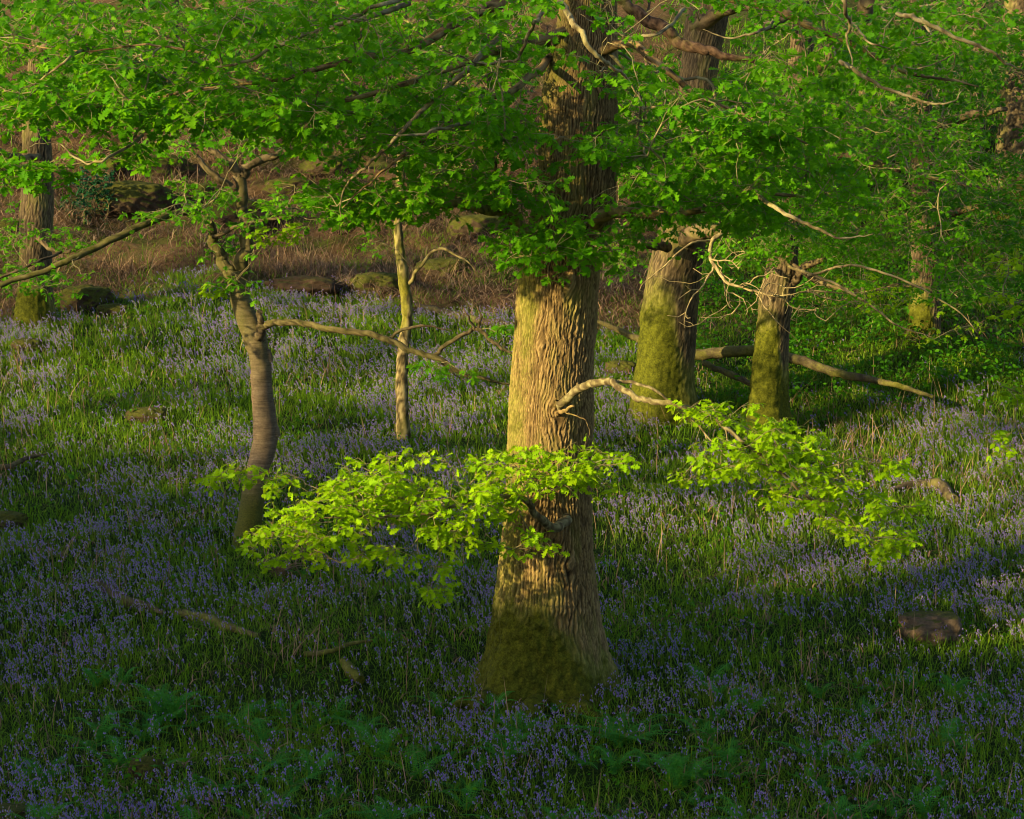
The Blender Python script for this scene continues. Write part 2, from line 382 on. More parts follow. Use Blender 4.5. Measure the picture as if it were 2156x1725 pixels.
def sprays(mb, C, out_az, crad, leaf=.10, k=(5, 8), per=(4, 7), tpl=None, lm=0, tm=1, droop=.25, flat=.30):
    """leafy twigs round each point of C: twiglets with a rosette of leaves at their ends"""
    tpl = tpl or T_OAK
    n = len(C); K = rng.integers(k[0], k[1], n); idx = np.repeat(np.arange(n), K); m = len(idx)
    az = out_az[idx] + rng.normal(0, 1.25, m); rr = crad[idx] * np.sqrt(rng.random(m)) * rng.uniform(.7, 1.15, m)
    off = np.stack([np.cos(az) * rr, np.sin(az) * rr, rng.normal(0, 1, m) * crad[idx] * flat - droop * rr * rng.random(m)], -1)
    E = C[idx] + off
    mid = C[idx] + off * .55 + rng.normal(0, .02, (m, 3))
    add_sticks(mb, C[idx], mid, .0034, .0028, 3, tm, ridge=.7, rnd=.5); add_sticks(mb, mid, E, .0028, .0018, 3, tm, ridge=.8, rnd=.5)
    L = rng.integers(per[0], per[1], m); j = np.repeat(np.arange(m), L); q = len(j)
    ring = np.arange(q) - np.repeat(np.cumsum(L) - L, L)
    a2 = az[j] + (ring / np.repeat(L, L) - .5) * 5.2 + rng.normal(0, .35, q)
    tilt = rng.normal(-.30, .36, q); roll = rng.normal(0, .62, q)
    along = rng.random(q)**2 * .3
    P = E[j] - off[j] * along[:, None] + rng.normal(0, .008, (q, 3))
    clump = np.clip(rng.normal(.48, .27, n), 0, 1)
    add_leaves(mb, P, leaf * rng.uniform(.55, 1.2, q), a2, tilt, roll, tpl, lm, np.clip(clump[idx][j] + rng.normal(0, .17, q), 0, 1))

WIN = [(1140, 145, 1235, 265), (1215, 355, 1300, 450), (1432, 120, 1500, 178), (1100, 560, 1255, 900), (1150, 30, 1190, 60),
       (1352, 500, 1470, 640), (1330, 20, 1560, 120), (1660, 80, 1700, 150), (58, 95, 112, 150), (2110, 190, 2156, 300)]
def blob(px, py, rx, ry, d0, d1, n):
    a = rng.random(n) * 2 * math.pi; r = np.sqrt(rng.random(n)); x = px + rx * r * np.cos(a); y = py + ry * r * np.sin(a)
    keep = np.ones(n, bool)
    for (x0, y0, x1, y1) in WIN: keep &= ~((x > x0 - 30) & (x < x1 + 30) & (y > y0 - 20) & (y < y1 + 16)) | (rng.random(n) < .05)
    return at(x[keep], y[keep], rng.uniform(d0, d1, keep.sum()))

# ------------------------------------------------------------ trunks with furrowed bark
def voro(a, b, nwrap, seed):
    ai, bi = np.floor(a), np.floor(b); f1 = np.full(a.shape, 9.); f2 = np.full(a.shape, 9.)
    for da in (-1, 0, 1):
        for db in (-1, 0, 1):
            ca, cb = ai + da, bi + db; w = np.mod(ca, nwrap)
            x = ca + .1 + .8 * hsh(w, cb, seed + 0 * w) - a; y = cb + .5 + .45 * (hsh(w, cb, seed + 7 + 0 * w) - .5) * 2 + .5 * np.mod(w, 2) - b
            d = np.sqrt(x * x + y * y); f2 = np.minimum(f2, np.maximum(f1, d)); f1 = np.minimum(f1, d)
    return f2 - f1
def trunk(prof, d, name, parent, material, ns=160, dz=.04, cw=.055, ch=.24, depth=.02, moss=None, butt=.0, seed=0, zbase=None, lump=.03, mb=None, knots=()):
    prof = np.array(prof, float)
    A = at(prof[:, 1], prof[:, 0], d); B = at(prof[:, 2], prof[:, 0], d)
    z = A[:, 2]; cx = (A[:, 0] + B[:, 0]) / 2; rad = (B[:, 0] - A[:, 0]) / 2
    o = np.argsort(z); z, cx, rad = z[o], cx[o], rad[o]
    z0 = z[0] - .7; zz = np.arange(z0, z[-1] + dz, dz)
    def sm(v):
        w = np.interp(zz, z, v); k = max(1, int(.25 / dz)); kk = np.hanning(2 * k + 3); kk /= kk.sum()
        return np.convolve(np.pad(w, k + 1, 'edge'), kk, 'valid')
    cx, rad = sm(cx), sm(rad)
    rad[zz < z[0]] *= 1 + .25 * (z[0] - zz[zz < z[0]])
    th = np.arange(ns) / ns * 2 * math.pi; TH, ZZ = np.meshgrid(th, zz)
    RD = rad[:, None] * np.ones_like(TH); CX = cx[:, None] * np.ones_like(TH)
    rm = np.median(rad); nw = max(8, int(2 * math.pi * rm / cw) // 2 * 2)
    wa = (fbm(np.cos(TH) * rm * 3.5, np.sin(TH) * rm * 3.5, ZZ * 2.2, seed=seed) - .5) * 3.0 + (fbm(np.cos(TH) * rm * 12, np.sin(TH) * rm * 12, ZZ * 7, o=2, seed=seed + 3) - .5) * 1.1
    for (tk, zk, sk_) in knots:
        dt = (np.mod(TH - tk + math.pi, 2 * math.pi) - math.pi) * rm; dz_ = ZZ - zk; dd = np.sqrt(dt**2 + (dz_ * .7)**2)
        wa = wa - dt / (dd + .06) * np.exp(-(dd / sk_)**2) * 2.6
    a = TH / (2 * math.pi) * nw + wa; b = ZZ / ch + (fbm(np.cos(TH) * 4, np.sin(TH) * 4, ZZ * 5, seed=seed + 9) - .5) * .8
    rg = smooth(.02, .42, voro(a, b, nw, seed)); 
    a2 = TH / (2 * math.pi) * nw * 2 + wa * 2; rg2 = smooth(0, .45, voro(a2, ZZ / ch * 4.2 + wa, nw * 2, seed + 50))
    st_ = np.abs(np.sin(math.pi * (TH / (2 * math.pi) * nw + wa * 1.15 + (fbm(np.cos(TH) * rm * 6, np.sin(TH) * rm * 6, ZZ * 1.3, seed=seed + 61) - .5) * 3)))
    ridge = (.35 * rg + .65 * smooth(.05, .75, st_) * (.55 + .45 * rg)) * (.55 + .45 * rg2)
    lumpn = (fbm(np.cos(TH) * rm * 3, np.sin(TH) * rm * 3, ZZ * 1.6, seed=seed + 20) - .5) * 2 * lump
    h = (ZZ - z[0]); bt = butt * np.exp(-np.clip(h, 0, 9) / .55) * (np.cos(TH * 5 + 1.1 + seed) * .6 + np.cos(TH * 3 + .4) * .4)
    ms = moss(TH, ZZ, h) if moss else np.zeros_like(TH)
    ms = np.clip(ms, 0, 1); msd = smooth(.4, .8, ms)
    mn = fbm(np.cos(TH) * rm * 22, np.sin(TH) * rm * 22, ZZ * 16, o=3, seed=seed + 41)
    for (tk, zk, sk_) in knots:
        dt = (np.mod(TH - tk + math.pi, 2 * math.pi) - math.pi) * rm; dd = np.hypot(dt, ZZ - zk); lumpn = lumpn + .045 * np.exp(-(dd / (sk_ * .55))**2) - .03 * np.exp(-(dd / (sk_ * .2))**2)
    var = .55 + .9 * fbm(np.cos(TH) * rm * 2.5, np.sin(TH) * rm * 2.5, ZZ * 1.1, seed=seed + 71)
    fine = fbm(np.cos(TH) * rm * 40, np.sin(TH) * rm * 40, ZZ * 26, o=2, seed=seed + 81) - .5
    rr = RD * (1 + bt) + lumpn + (depth * var * (ridge - .6) + depth * .35 * fine) * (1 - .6 * msd) + msd * (.012 + .075 * (mn - .5))
    v = np.stack([CX + rr * np.cos(TH), d + rr * np.sin(TH), ZZ], -1)
    own = mb is None; mb = mb or MB()
    n = len(zz); i = np.arange(n - 1)[:, None] * ns; j = np.arange(ns)[None]
    f = np.stack([i + j, i + (j + 1) % ns, i + ns + (j + 1) % ns, i + ns + j], -1).reshape(-1, 4)
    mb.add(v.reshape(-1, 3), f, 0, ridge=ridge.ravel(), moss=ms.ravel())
    if own: mb.obj(name, material, parent)
    return np.stack([cx, np.full(n, d), zz], -1), rad
def limb_obj(parent, pts, radii, material=None, ns=12, rough=.35, seed=1, name='limb', n=8, moss=0., sk=None):
    P = np.array([at(*p) for p in pts]); path = catmull(P, n)
    r = np.interp(np.linspace(0, 1, len(path)), np.linspace(0, 1, len(radii)), radii)
    kink = np.stack([fbm(np.arange(len(path)) * 3.2 / n, 7. * q, o=2 if n > 10 or max(radii) > .09 else 3, seed=seed) - .5 for q in range(3)], -1) * (r[:, None] * .8 + .035)
    kink[0] *= 0; path = path + kink
    mb = MB(); rgf = lambda v: smooth(.25, .7, fbm(v[:, 0] * 30, v[:, 1] * 30, v[:, 2] * 30, o=3, seed=2))
    tube(mb, path, r, ns, rough * .9 * float(np.mean(r)), seed=seed, fs=min(22, 1.0 / max(radii)), attrs=dict(ridge=rgf, moss=moss))
    mb.obj(name, material or M_bark, parent)
    if sk is not None: sk.limb(path[1:])
    return path
def crown(parent, sk, blobs, origin, leaf=.10, crad=(.22, .40), lm=None, tpl=None, k=(5, 8), per=(4, 7), name='crown', r0=.0042, flat=.3, ends=None):
    C = np.concatenate([blob(*b) for b in blobs]); origin = np.asarray(origin)
    order, tips = sk.grow(C, origin); mb = MB()
    T = np.array(sk.T)[tips]; az = np.arctan2(T[:, 1], T[:, 0])
    Cc = C[order]
    sk.mesh(mb, 1, r0)
    sprays(mb, Cc, az, rng.uniform(crad[0], crad[1], len(Cc)), leaf, k, per, tpl, flat=flat)
    # leafy side shoots along the twigs
    return mb.obj(name, [lm or M_leaf, M_twig], parent)

# ------------------------------------------------------------ the big oak
D0 = 24.0
base = at(1150, 1470, D0)
oak = thing('oak_tree', base, 'thickest old oak, furrowed bark sunlit on the left, mossy flared base, in front of all', 'tree')
def m_oak(TH, Z, h):
    side = np.cos(TH - R(215))         # left and a little to the front
    lo = smooth(2.3, .35, h + (fbm(np.cos(TH) * 3, np.sin(TH) * 3, Z * 2, seed=78) - .5) * 1.1) * smooth(-.35, .8, side) * 1.1 + smooth(1.25, .15, h + (fbm(np.cos(TH) * 4, np.sin(TH) * 4, Z * 3, seed=79) - .5) * .8) * .85
    thin = smooth(.35, .95, np.cos(TH - R(200))) * .46
    return np.maximum(lo, thin) + (fbm(np.cos(TH) * 2, np.sin(TH) * 2, Z * 1.5, seed=77) - .5) * .5
oprof = [(1500, 962, 1312), (1470, 978, 1300), (1440, 996, 1289), (1405, 1012, 1280), (1370, 1024, 1273), (1300, 1038, 1262), (1200, 1048, 1250), (1100, 1060, 1245), (1000, 1066, 1245), (900, 1070, 1249), (800, 1075, 1250),
         (700, 1082, 1256), (600, 1091, 1262), (540, 1097, 1266), (500, 1100, 1280), (450, 1122, 1292), (380, 1130, 1297), (300, 1136, 1299), (200, 1140, 1298), (100, 1165, 1298), (0, 1180, 1296), (-200, 1195, 1290), (-500, 1205, 1280)]
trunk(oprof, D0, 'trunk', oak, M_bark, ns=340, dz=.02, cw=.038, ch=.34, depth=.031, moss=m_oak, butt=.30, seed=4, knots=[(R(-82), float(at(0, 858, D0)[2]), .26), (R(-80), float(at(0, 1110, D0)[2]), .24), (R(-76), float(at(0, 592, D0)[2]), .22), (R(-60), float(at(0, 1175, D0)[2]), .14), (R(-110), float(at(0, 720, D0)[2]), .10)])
sk = Skeleton()
L = lambda pts, rad, **k: limb_obj(oak, pts, [q * .78 for q in rad] if max(p[1] for p in pts) < 600 else rad, M_bark if max(p[1] for p in pts) < 600 or max(p[1] for p in pts) > 1300 else M_twig, sk=sk, n=10, **k)
L([(1165, 480, 23.8), (1110, 490, 23.4), (1065, 452, 23), (1010, 436, 22.6), (940, 433, 22.3), (860, 425, 22), (780, 405, 21.8)], [.13, .10, .085, .07, .05, .03, .015], moss=.45)
L([(1040, 432, 22.8), (1036, 390, 22.7), (1042, 350, 22.6), (1030, 290, 22.4)], [.045, .035, .025, .012], moss=.35)
limb_obj(oak, [(1190, 1462, 23.8), (1225, 1500, 23.1), (1262, 1520, 22.8)], [.16, .10, .03], moss=.85, name='root', material=M_bark, ns=24)
limb_obj(oak, [(1060, 1455, 23.6), (1010, 1478, 23.3), (955, 1488, 23.1)], [.16, .10, .03], moss=.8, name='root', material=M_bark, ns=24)
limb_obj(oak, [(1130, 1470, 23.4), (1110, 1505, 23.0), (1092, 1530, 22.7)], [.15, .09, .03], moss=.8, name='root', material=M_bark, ns=24)
L([(1210, -60, 24), (1100, -10, 23.2), (980, 40, 22.4), (860, 105, 21.6), (730, 130, 21.2), (600, 165, 21), (430, 190, 21), (250, 215, 21.2), (70, 240, 21.6)], [.11, .09, .07, .05, .04, .03, .022, .015, .01])
L([(1160, 120, 24), (1080, 190, 22.2), (1000, 215, 21.6), (930, 265, 21.3), (860, 320, 21.1), (780, 385, 21), (720, 440, 21)], [.06, .045, .032, .026, .02, .014, .008])
L([(1250, 110, 23.9), (1330, 95, 22.8), (1400, 150, 22.2), (1500, 215, 21.9), (1600, 262, 21.8), (1700, 300, 22)], [.075, .06, .045, .034, .024, .014])
L([(1225, 485, 23.9), (1290, 448, 23.1), (1370, 455, 22.8), (1480, 440, 22.8), (1600, 410, 23.2), (1720, 420, 23.6)], [.12, .09, .06, .045, .03, .015], moss=.3)
L([(1290, -80, 24), (1450, -30, 23.4), (1620, 20, 23), (1770, 80, 23), (1900, 150, 23.4), (2060, 180, 24)], [.11, .09, .065, .045, .03, .015])
L([(1200, 60, 23.9), (1010, 120, 22.2), (880, 170, 21.6), (700, 215, 21.4), (520, 235, 21.4), (360, 270, 21.6)], [.06, .05, .038, .028, .02, .012])
L([(430, 110, 20.6), (300, 95, 20.8), (180, 110, 21), (40, 90, 21.4)], [.018, .014, .01, .006])
PB = [([(860, 8), (800, 25), (724, 49), (647, 73), (577, 101), (507, 133), (440, 142), (367, 140)], .022), ([(1060, 60), (994, 136), (931, 196), (872, 248), (823, 304), (770, 353), (725, 399), (716, 455)], .024),
      ([(1180, 0), (1200, 40), (1222, 63), (1250, 112), (1292, 143), (1330, 178), (1348, 210)], .026), ([(905, -20), (823, 3), (753, 31), (690, 63), (640, 90)], .02), ([(1150, 20), (1131, 42), (1113, 70), (1092, 122), (1040, 133), (994, 129), (935, 105)], .018),
      ([(1760, -30), (1774, 0), (1789, 49), (1781, 82), (1796, 139)], .02), ([(1789, 45), (1830, 86), (1879, 105)], .012), ([(1770, 130), (1807, 157), (1864, 184), (1942, 214), (1999, 217), (2029, 187)], .018),
      ([(1890, 30), (1935, 45), (1999, 71), (2077, 105), (2130, 139), (2180, 160)], .02), ([(1440, 20), (1400, 60), (1340, 80), (1290, 70), (1220, 30)], .016), ([(1640, 40), (1600, 66), (1540, 80), (1480, 62)], .014),
      ([(300, 285), (230, 330), (180, 345), (120, 300), (60, 308)], .012), ([(200, 95), (150, 120), (90, 165), (40, 190)], .014), ([(1580, 395), (1640, 440), (1700, 470), (1760, 500), (1840, 495)], .02), ([(1000, 255), (930, 270), (870, 285), (800, 282)], .016)]
for i, (q, r_) in enumerate(PB):
    dd = 20.3 + .5 * math.sin(i * 2.1)
    limb_obj(oak, [(x, y, dd + (1.6 if j == 0 else .25 * math.sin(j + i))) for j, (x, y) in enumerate(q)], [r_ * 1.3, r_, r_ * .7, r_ * .25], M_twig, ns=8, seed=i)
crown(oak, sk, [(1000, 110, 430, 150, 19.5, 26, 181), (1160, 310, 340, 100, 20.5, 23.2, 59), (520, 120, 330, 140, 19.5, 26, 173), (420, 215, 280, 50, 20, 24, 95),
                (110, 110, 190, 120, 20, 25, 82), (110, 215, 160, 45, 20, 24, 45), (860, 265, 280, 60, 20.5, 25, 80), (800, 425, 130, 42, 21, 24, 41), (930, 385, 110, 40, 21.5, 24, 23),
                (60, 352, 80, 16, 20.6, 21.4, 14), (255, 325, 45, 18, 20.8, 21.6, 7), (1190, 515, 140, 36, 21.6, 23, 31), (1230, 570, 70, 18, 22, 23, 8), (1110, 420, 60, 30, 22, 23, 11),
                (1560, 110, 300, 140, 20.5, 27, 146), (1520, 300, 260, 110, 20.5, 27, 89), (1460, 440, 190, 50, 21.5, 25, 24), (1650, 400, 170, 80, 22, 28, 58),
                (1600, 270, 70, 30, 21, 22, 20), (1380, 385, 100, 80, 21, 23.4, 24), (1920, 90, 220, 90, 22, 27, 54)],
      at(1200, 100, D0), leaf=.118)
# low sunlit sprays, their own limbs
sk = Skeleton()
L([(1196, 1085, 23.62), (1170, 1112, 23.25), (1138, 1096, 22.95), (1118, 1066, 22.7), (1085, 1050, 22.4), (1010, 1050, 22.1), (900, 1085, 21.8), (760, 1085, 21.6), (610, 1100, 21.5)], [.062, .055, .046, .036, .026, .02, .016, .011, .006], rough=.5)
L([(1110, 1060, 22.66), (1180, 1010, 22.3), (1250, 985, 22.1), (1310, 975, 22)], [.02, .014, .01, .005])
crown(oak, sk, [(660, 1080, 110, 62, 21.2, 22.4, 30), (610, 1150, 75, 36, 21.2, 22, 11), (790, 1000, 70, 40, 21.4, 22.4, 7), (880, 1180, 90, 22, 21.3, 22, 5), (800, 1040, 120, 55, 21.3, 22.6, 35), (860, 975, 90, 22, 21.6, 22.6, 8), (960, 1060, 140, 50, 21.4, 22.8, 39), (1110, 1000, 120, 55, 21.6, 22.9, 34),
                (1225, 985, 95, 45, 21.6, 22.9, 23), (1080, 1140, 60, 18, 21.7, 22.4, 6), (920, 1130, 80, 26, 21.5, 22.2, 9), (740, 1145, 100, 36, 21.3, 22, 12), (920, 1240, 48, 14, 21.6, 22, 5), (480, 1000, 60, 14, 22, 22.8, 5), (580, 1015, 60, 20, 22, 22.8, 5)],
      at(1170, 1100, 23.2), leaf=.104, crad=(.14, .28), lm=M_leafy, flat=.26, r0=.0035, k=(4, 7), per=(3, 6))
sk = Skeleton()
L([(1172, 862, 23.6), (1190, 842, 23.3), (1232, 815, 22.9), (1272, 803, 22.6), (1300, 815, 22.4), (1345, 838, 22.2), (1400, 851, 22), (1470, 862, 21.9), (1530, 900, 21.8), (1620, 975, 21.7), (1720, 1060, 21.6), (1830, 1130, 21.6), (1900, 1165, 21.6)],
  [.055, .05, .045, .042, .036, .033, .03, .026, .022, .018, .014, .009, .005], rough=.5)
L([(1272, 803, 22.6), (1330, 806, 22.5), (1380, 825, 22.4), (1430, 860, 22.4), (1490, 920, 22.4), (1530, 960, 22.3)], [.022, .018, .015, .012, .010, .006])
crown(oak, sk, [(1560, 885, 90, 32, 21.2, 22.4, 16), (1640, 935, 90, 48, 21.2, 22.4, 23), (1560, 960, 90, 40, 21.3, 22.5, 16), (1470, 985, 40, 32, 21.8, 22.5, 7), (1720, 990, 90, 48, 21.2, 22.2, 22), (1790, 1060, 85, 44, 21.2, 22.2, 19),
                (1860, 1130, 70, 34, 21.2, 22, 14), (1870, 975, 34, 14, 21.4, 22, 4), (1660, 1050, 60, 25, 21.5, 22.2, 6), (1475, 855, 40, 14, 21.8, 22.2, 4), (1910, 1065, 35, 20, 21.4, 22, 4)],
      at(1250, 800, 22.9), leaf=.104, crad=(.14, .28), lm=M_leafy, flat=.26, r0=.0035, k=(4, 7), per=(3, 6))
# stubs and whippy shoots on the trunk
for a, r_ in (([(1165, 872, 23.56), (1188, 866, 23.3), (1206, 856, 23.2)], [.03, .022, .014]), ([(1180, 850, 23.5), (1168, 838, 23.3), (1172, 815, 23.2)], [.012, .009, .004]),
              ([(1190, 868, 23.3), (1230, 885, 23), (1240, 915, 22.9), (1225, 960, 22.8)], [.008, .006, .004, .002]), ([(1195, 600, 23.5), (1180, 590, 23.3), (1172, 575, 23.2)], [.03, .02, .012])):
    limb_obj(oak, a, r_, name='stub')

# ------------------------------------------------------------ the crooked cherry
DC = 30.0
ch = thing('cherry_tree', at(520, 1150, DC), 'crooked young tree with smooth banded bark, forked top and one long bare bough', 'tree')
mb = MB()
cpts = [(515, 1185, 29), (520, 1130, 28), (530, 1070, 25.5), (540, 1000, 24), (558, 930, 26), (556, 870, 24), (550, 810, 22), (547, 755, 22), (534, 705, 25), (512, 650, 22), (500, 600, 19), (498, 572, 18)]
path = catmull(np.array([at(p[0], p[1], DC) for p in cpts]), 14); rr = np.interp(np.linspace(0, 1, len(path)), np.linspace(0, 1, len(cpts)), [p[2] / FP * DC for p in cpts])
zc_ = path[:, 2]; zg = float(at(0, 1150, DC)[2])
tube(mb, path, rr, 40, .035, attrs=dict(moss=lambda v: np.clip(smooth(1.25, .45, v[:, 2] - zg) + .9 * smooth(2.2, 3.0, v[:, 2] - zg) * fbm(v[:, 0] * 5, v[:, 1] * 5, v[:, 2] * 3), 0, 1)), fs=7)
for (bx, by) in ((567, 748), (583, 905), (535, 722)):
    bl = at(bx, by, DC - .02); tube(mb, catmull([bl + [-.09, 0, .10], bl + [-.02, 0, 0.02], bl + [.005, 0, -.10]], 6), [.05] * 13, 12, .03, attrs=dict(moss=.1))
mb.obj('trunk', M_cherry, ch)
skc = Skeleton()
C = lambda pts, rad, moss=0., **k: limb_obj(ch, pts, rad, M_mossshade, sk=skc, moss=moss * .9, **k)
C([(500, 590, DC), (478, 572, DC), (460, 535, DC), (447, 500, DC), (440, 470, DC - .1)], [.11, .09, .075, .07, .06], moss=.5)
C([(499, 590, DC), (515, 530, DC), (520, 480, DC), (508, 420, DC), (504, 372, DC)], [.12, .10, .085, .08, .075], moss=.45)
C([(504, 378, DC), (486, 345, DC), (440, 318, DC + .1), (390, 300, DC + .2)], [.075, .06, .04, .03], moss=.3)
C([(504, 374, DC), (530, 345, DC), (575, 332, DC), (630, 312, DC - .2), (690, 350, DC - .3)], [.075, .06, .05, .035, .015], moss=.3)
C([(490, 395, DC - .1), (450, 370, DC - .2), (410, 330, DC - .2)], [.05, .045, .035], moss=.2)
C([(540, 725, DC - .05), (547, 700, DC - .15), (548, 678, DC - .2), (546, 655, DC - .2)], [.08, .07, .045, .04], moss=.2)
C([(547, 690, DC - .18), (580, 680, DC - .3), (640, 684, DC - .5), (720, 696, DC - .8), (800, 711, DC - 1), (860, 735, DC - 1.2), (920, 757, DC - 1.3), (985, 790, DC - 1.4), (1035, 800, DC - 1.4), (1090, 815, DC - 1.4)],
  [.05, .048, .045, .045, .045, .042, .04, .03, .022, .012], moss=.45)
C([(910, 752, DC - 1.3), (945, 722, DC - 1.35), (985, 702, DC - 1.4), (1003, 692, DC - 1.4), (1030, 715, DC - 1.45), (1060, 735, DC - 1.5), (1090, 748, DC - 1.5)], [.03, .03, .028, .03, .026, .02, .012], rough=.6, moss=.2)
C([(1000, 695, DC - 1.4), (985, 668, DC - 1.5), (972, 644, DC - 1.5)], [.02, .014, .006], moss=0)
C([(1003, 694, DC - 1.4), (1012, 668, DC - 1.45), (1002, 640, DC - 1.5), (985, 620, DC - 1.5)], [.02, .016, .011, .004])
C([(812, 716, DC - 1), (850, 694, DC - 1.1), (900, 688, DC - 1.15), (950, 695, DC - 1.2)], [.024, .022, .016, .006], moss=.3)
C([(920, 757, DC - 1.3), (950, 785, DC - 1.3), (985, 805, DC - 1.3)], [.02, .012, .005], moss=.4)
C([(860, 735, DC - 1.2), (845, 700, DC - 1.1), (820, 672, DC - 1)], [.012, .008, .003], moss=.2)
C([(447, 500, DC - .1), (520, 470, DC - .2), (580, 462, DC - .3), (640, 450, DC - .4)], [.03, .026, .018, .008], moss=.3)
C([(430, 440, DC - .2), (340, 458, DC - .8), (250, 500, DC - 1.2), (170, 535, DC - 1.5), (100, 570, DC - 1.7), (0, 600, DC - 1.9)], [.05, .05, .05, .045, .04, .035], moss=.55)
C([(130, 530, DC + 1), (60, 560, DC + .6), (-30, 600, DC + .4)], [.02, .02, .02], moss=.2)
crown(ch, skc, [(500, 500, 60, 60, 29, 30.5, 10), (330, 450, 130, 22, 28, 30, 13), (560, 430, 160, 25, 28.5, 30.5, 13), (490, 590, 40, 22, 29.5, 30, 5), (650, 430, 90, 50, 28.6, 30, 12), (930, 775, 60, 22, 28, 28.6, 5),
                (1060, 690, 30, 14, 28, 28.6, 4), (80, 590, 120, 30, 27.6, 29.4, 12), (480, 300, 210, 38, 29, 31.5, 40), (430, 390, 90, 30, 29, 30.5, 12)], at(500, 600, DC), leaf=.10, crad=(.18, .34), k=(3, 6))
sky_ = Skeleton(); cc = at(590, 490, DC - .8)
for q in (([(530, 520, DC - .4), (560, 500, DC - .7), (600, 488, DC - .8), (650, 475, DC - .8)], [.014, .011, .008, .004]),):
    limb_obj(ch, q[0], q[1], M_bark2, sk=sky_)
crown(ch, sky_, [(590, 490, 55, 22, DC - 1, DC - .6, 10), (460, 612, 22, 10, DC - .4, DC - .1, 3)], at(540, 510, DC - .5), leaf=.10, crad=(.12, .22), lm=M_leafy, k=(3, 6), flat=.2)

# ------------------------------------------------------------ the slender lichen-covered tree
DB = 35.5
bi = thing('slender_tree', at(848, 905, DB), 'slender pole-like young tree with yellow lichen on its narrow trunk', 'tree')
mb = MB(); bp = [(850, 925, 16), (848, 890, 14), (846, 820, 13), (848, 740, 12), (858, 660, 12), (850, 590, 12), (842, 530, 10), (838, 480, 9), (842, 400, 9), (845, 320, 9), (840, 200, 8), (850, 60, 6), (850, -100, 4)]
path = catmull(np.array([at(p[0], p[1], DB) for p in bp]), 10); rr = np.interp(np.linspace(0, 1, len(path)), np.linspace(0, 1, len(bp)), [p[2] / FP * DB for p in bp])
tube(mb, path, rr, 24, .05, attrs=dict(ridge=lambda v: smooth(.35, .65, fbm(v[:, 0] * 24, v[:, 1] * 24, v[:, 2] * 12)), moss=lambda v: .05 + .62 * smooth(.35, .6, fbm(v[:, 0] * 5, v[:, 1] * 5, v[:, 2] * 3)) * smooth(-3.6, -2.2, v[:, 2])), fs=11)
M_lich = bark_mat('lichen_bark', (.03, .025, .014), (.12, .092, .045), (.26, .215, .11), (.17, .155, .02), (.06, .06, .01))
mb.obj('trunk', M_lich, bi); skb = Skeleton()
for q in (([(860, 600, DB), (885, 560, DB - .3), (925, 525, DB - .5), (975, 545, DB - .6), (1000, 570, DB - .6)], [.04, .03, .024, .016, .008]), ([(845, 330, DB), (800, 280, DB), (740, 250, DB)], [.04, .025, .01]),
          ([(842, 440, DB), (870, 400, DB), (930, 370, DB - .4)], [.03, .02, .008]), ([(845, 300, DB), (900, 295, DB - .3), (960, 340, DB - .6), (1010, 380, DB - .8)], [.05, .04, .03, .012])):
    limb_obj(bi, q[0], q[1], M_lich, sk=skb, moss=.3)
crown(bi, skb, [(850, 220, 200, 90, 33.5, 36.5, 60), (960, 360, 60, 30, 34, 35.5, 10), (780, 520, 30, 14, 34.5, 35.4, 3)], at(845, 330, DB), leaf=.09, k=(3, 6))

# ------------------------------------------------------------ further oaks
def far_oak(prof, d, label, m, name='oak_tree', limbs=(), blobs=(), group='oak trees behind the big oak', seed=1, matl=None, lm=None, ns=140, leaf=.10, crad=(.25, .42), butt=.08, k=(5, 8), tpl=None):
    bx = (prof[0][1] + prof[0][2]) / 2
    t = thing(name, at(bx, prof[0][0], d), label, 'tree', group)
    trunk(prof, d, 'trunk', t, matl or M_bark2, ns=ns, dz=.045, cw=.05, ch=.4, depth=.022, moss=m, butt=butt, seed=seed)
    s2 = Skeleton()
    for p_, r_ in limbs: limb_obj(t, p_, r_, matl or M_bark2, sk=s2, seed=seed)
    if not limbs: s2.limb(np.array([at(bx, y, d) for y in (200, 100, 0, -100)]))
    if blobs: crown(t, s2, blobs, at(bx, prof[-1][0], d), leaf=leaf, crad=crad, lm=lm, k=k, tpl=tpl)
    return t
def mossf(a0, top, full=.6, gain=1.1, allr=.0):
    return lambda TH, Z, h: smooth(top, full, h) * smooth(-.35 + 0, .5, np.cos(TH - R(a0))) * gain + allr * smooth(1.2, .3, h) + (fbm(np.cos(TH) * 2, np.sin(TH) * 2, Z * 1.5, seed=5) - .5) * .4
far_oak([(842, 1328, 1470), (815, 1333, 1462), (780, 1338, 1462), (720, 1346, 1465), (660, 1352, 1469), (600, 1360, 1474), (550, 1368, 1480), (500, 1382, 1486), (440, 1398, 1492), (350, 1412, 1498), (250, 1424, 1504), (150, 1432, 1508), (50, 1444, 1530), (-60, 1470, 1560), (-300, 1500, 1580)],
        36.6, 'broad oak just behind the big one, yellow-green moss up its left side', mossf(195, 3.0, .6, 1.1, .6),
        limbs=[([(1440, 500, 36.2), (1480, 492, 35.4), (1520, 486, 35), (1556, 480, 34.8)], [.16, .13, .09, .05]),
               ([(1405, 520, 36.0), (1375, 520, 35.5), (1345, 512, 35.2)], [.09, .07, .04]),
               ([(1460, 60, 36.5), (1540, 20, 35.5), (1640, 10, 34)], [.15, .1, .05]), ([(1470, 260, 36.5), (1540, 270, 35.5), (1640, 300, 34.5), (1740, 330, 33.5)], [.1, .08, .05, .02])],
        blobs=[(1600, 330, 230, 140, 31, 36, 110), (1480, 60, 200, 110, 31, 36, 60), (1330, 300, 90, 150, 33, 37, 45), (1350, 535, 70, 34, 31, 33.5, 14), (1520, 520, 120, 30, 31.5, 35, 12)], seed=8)
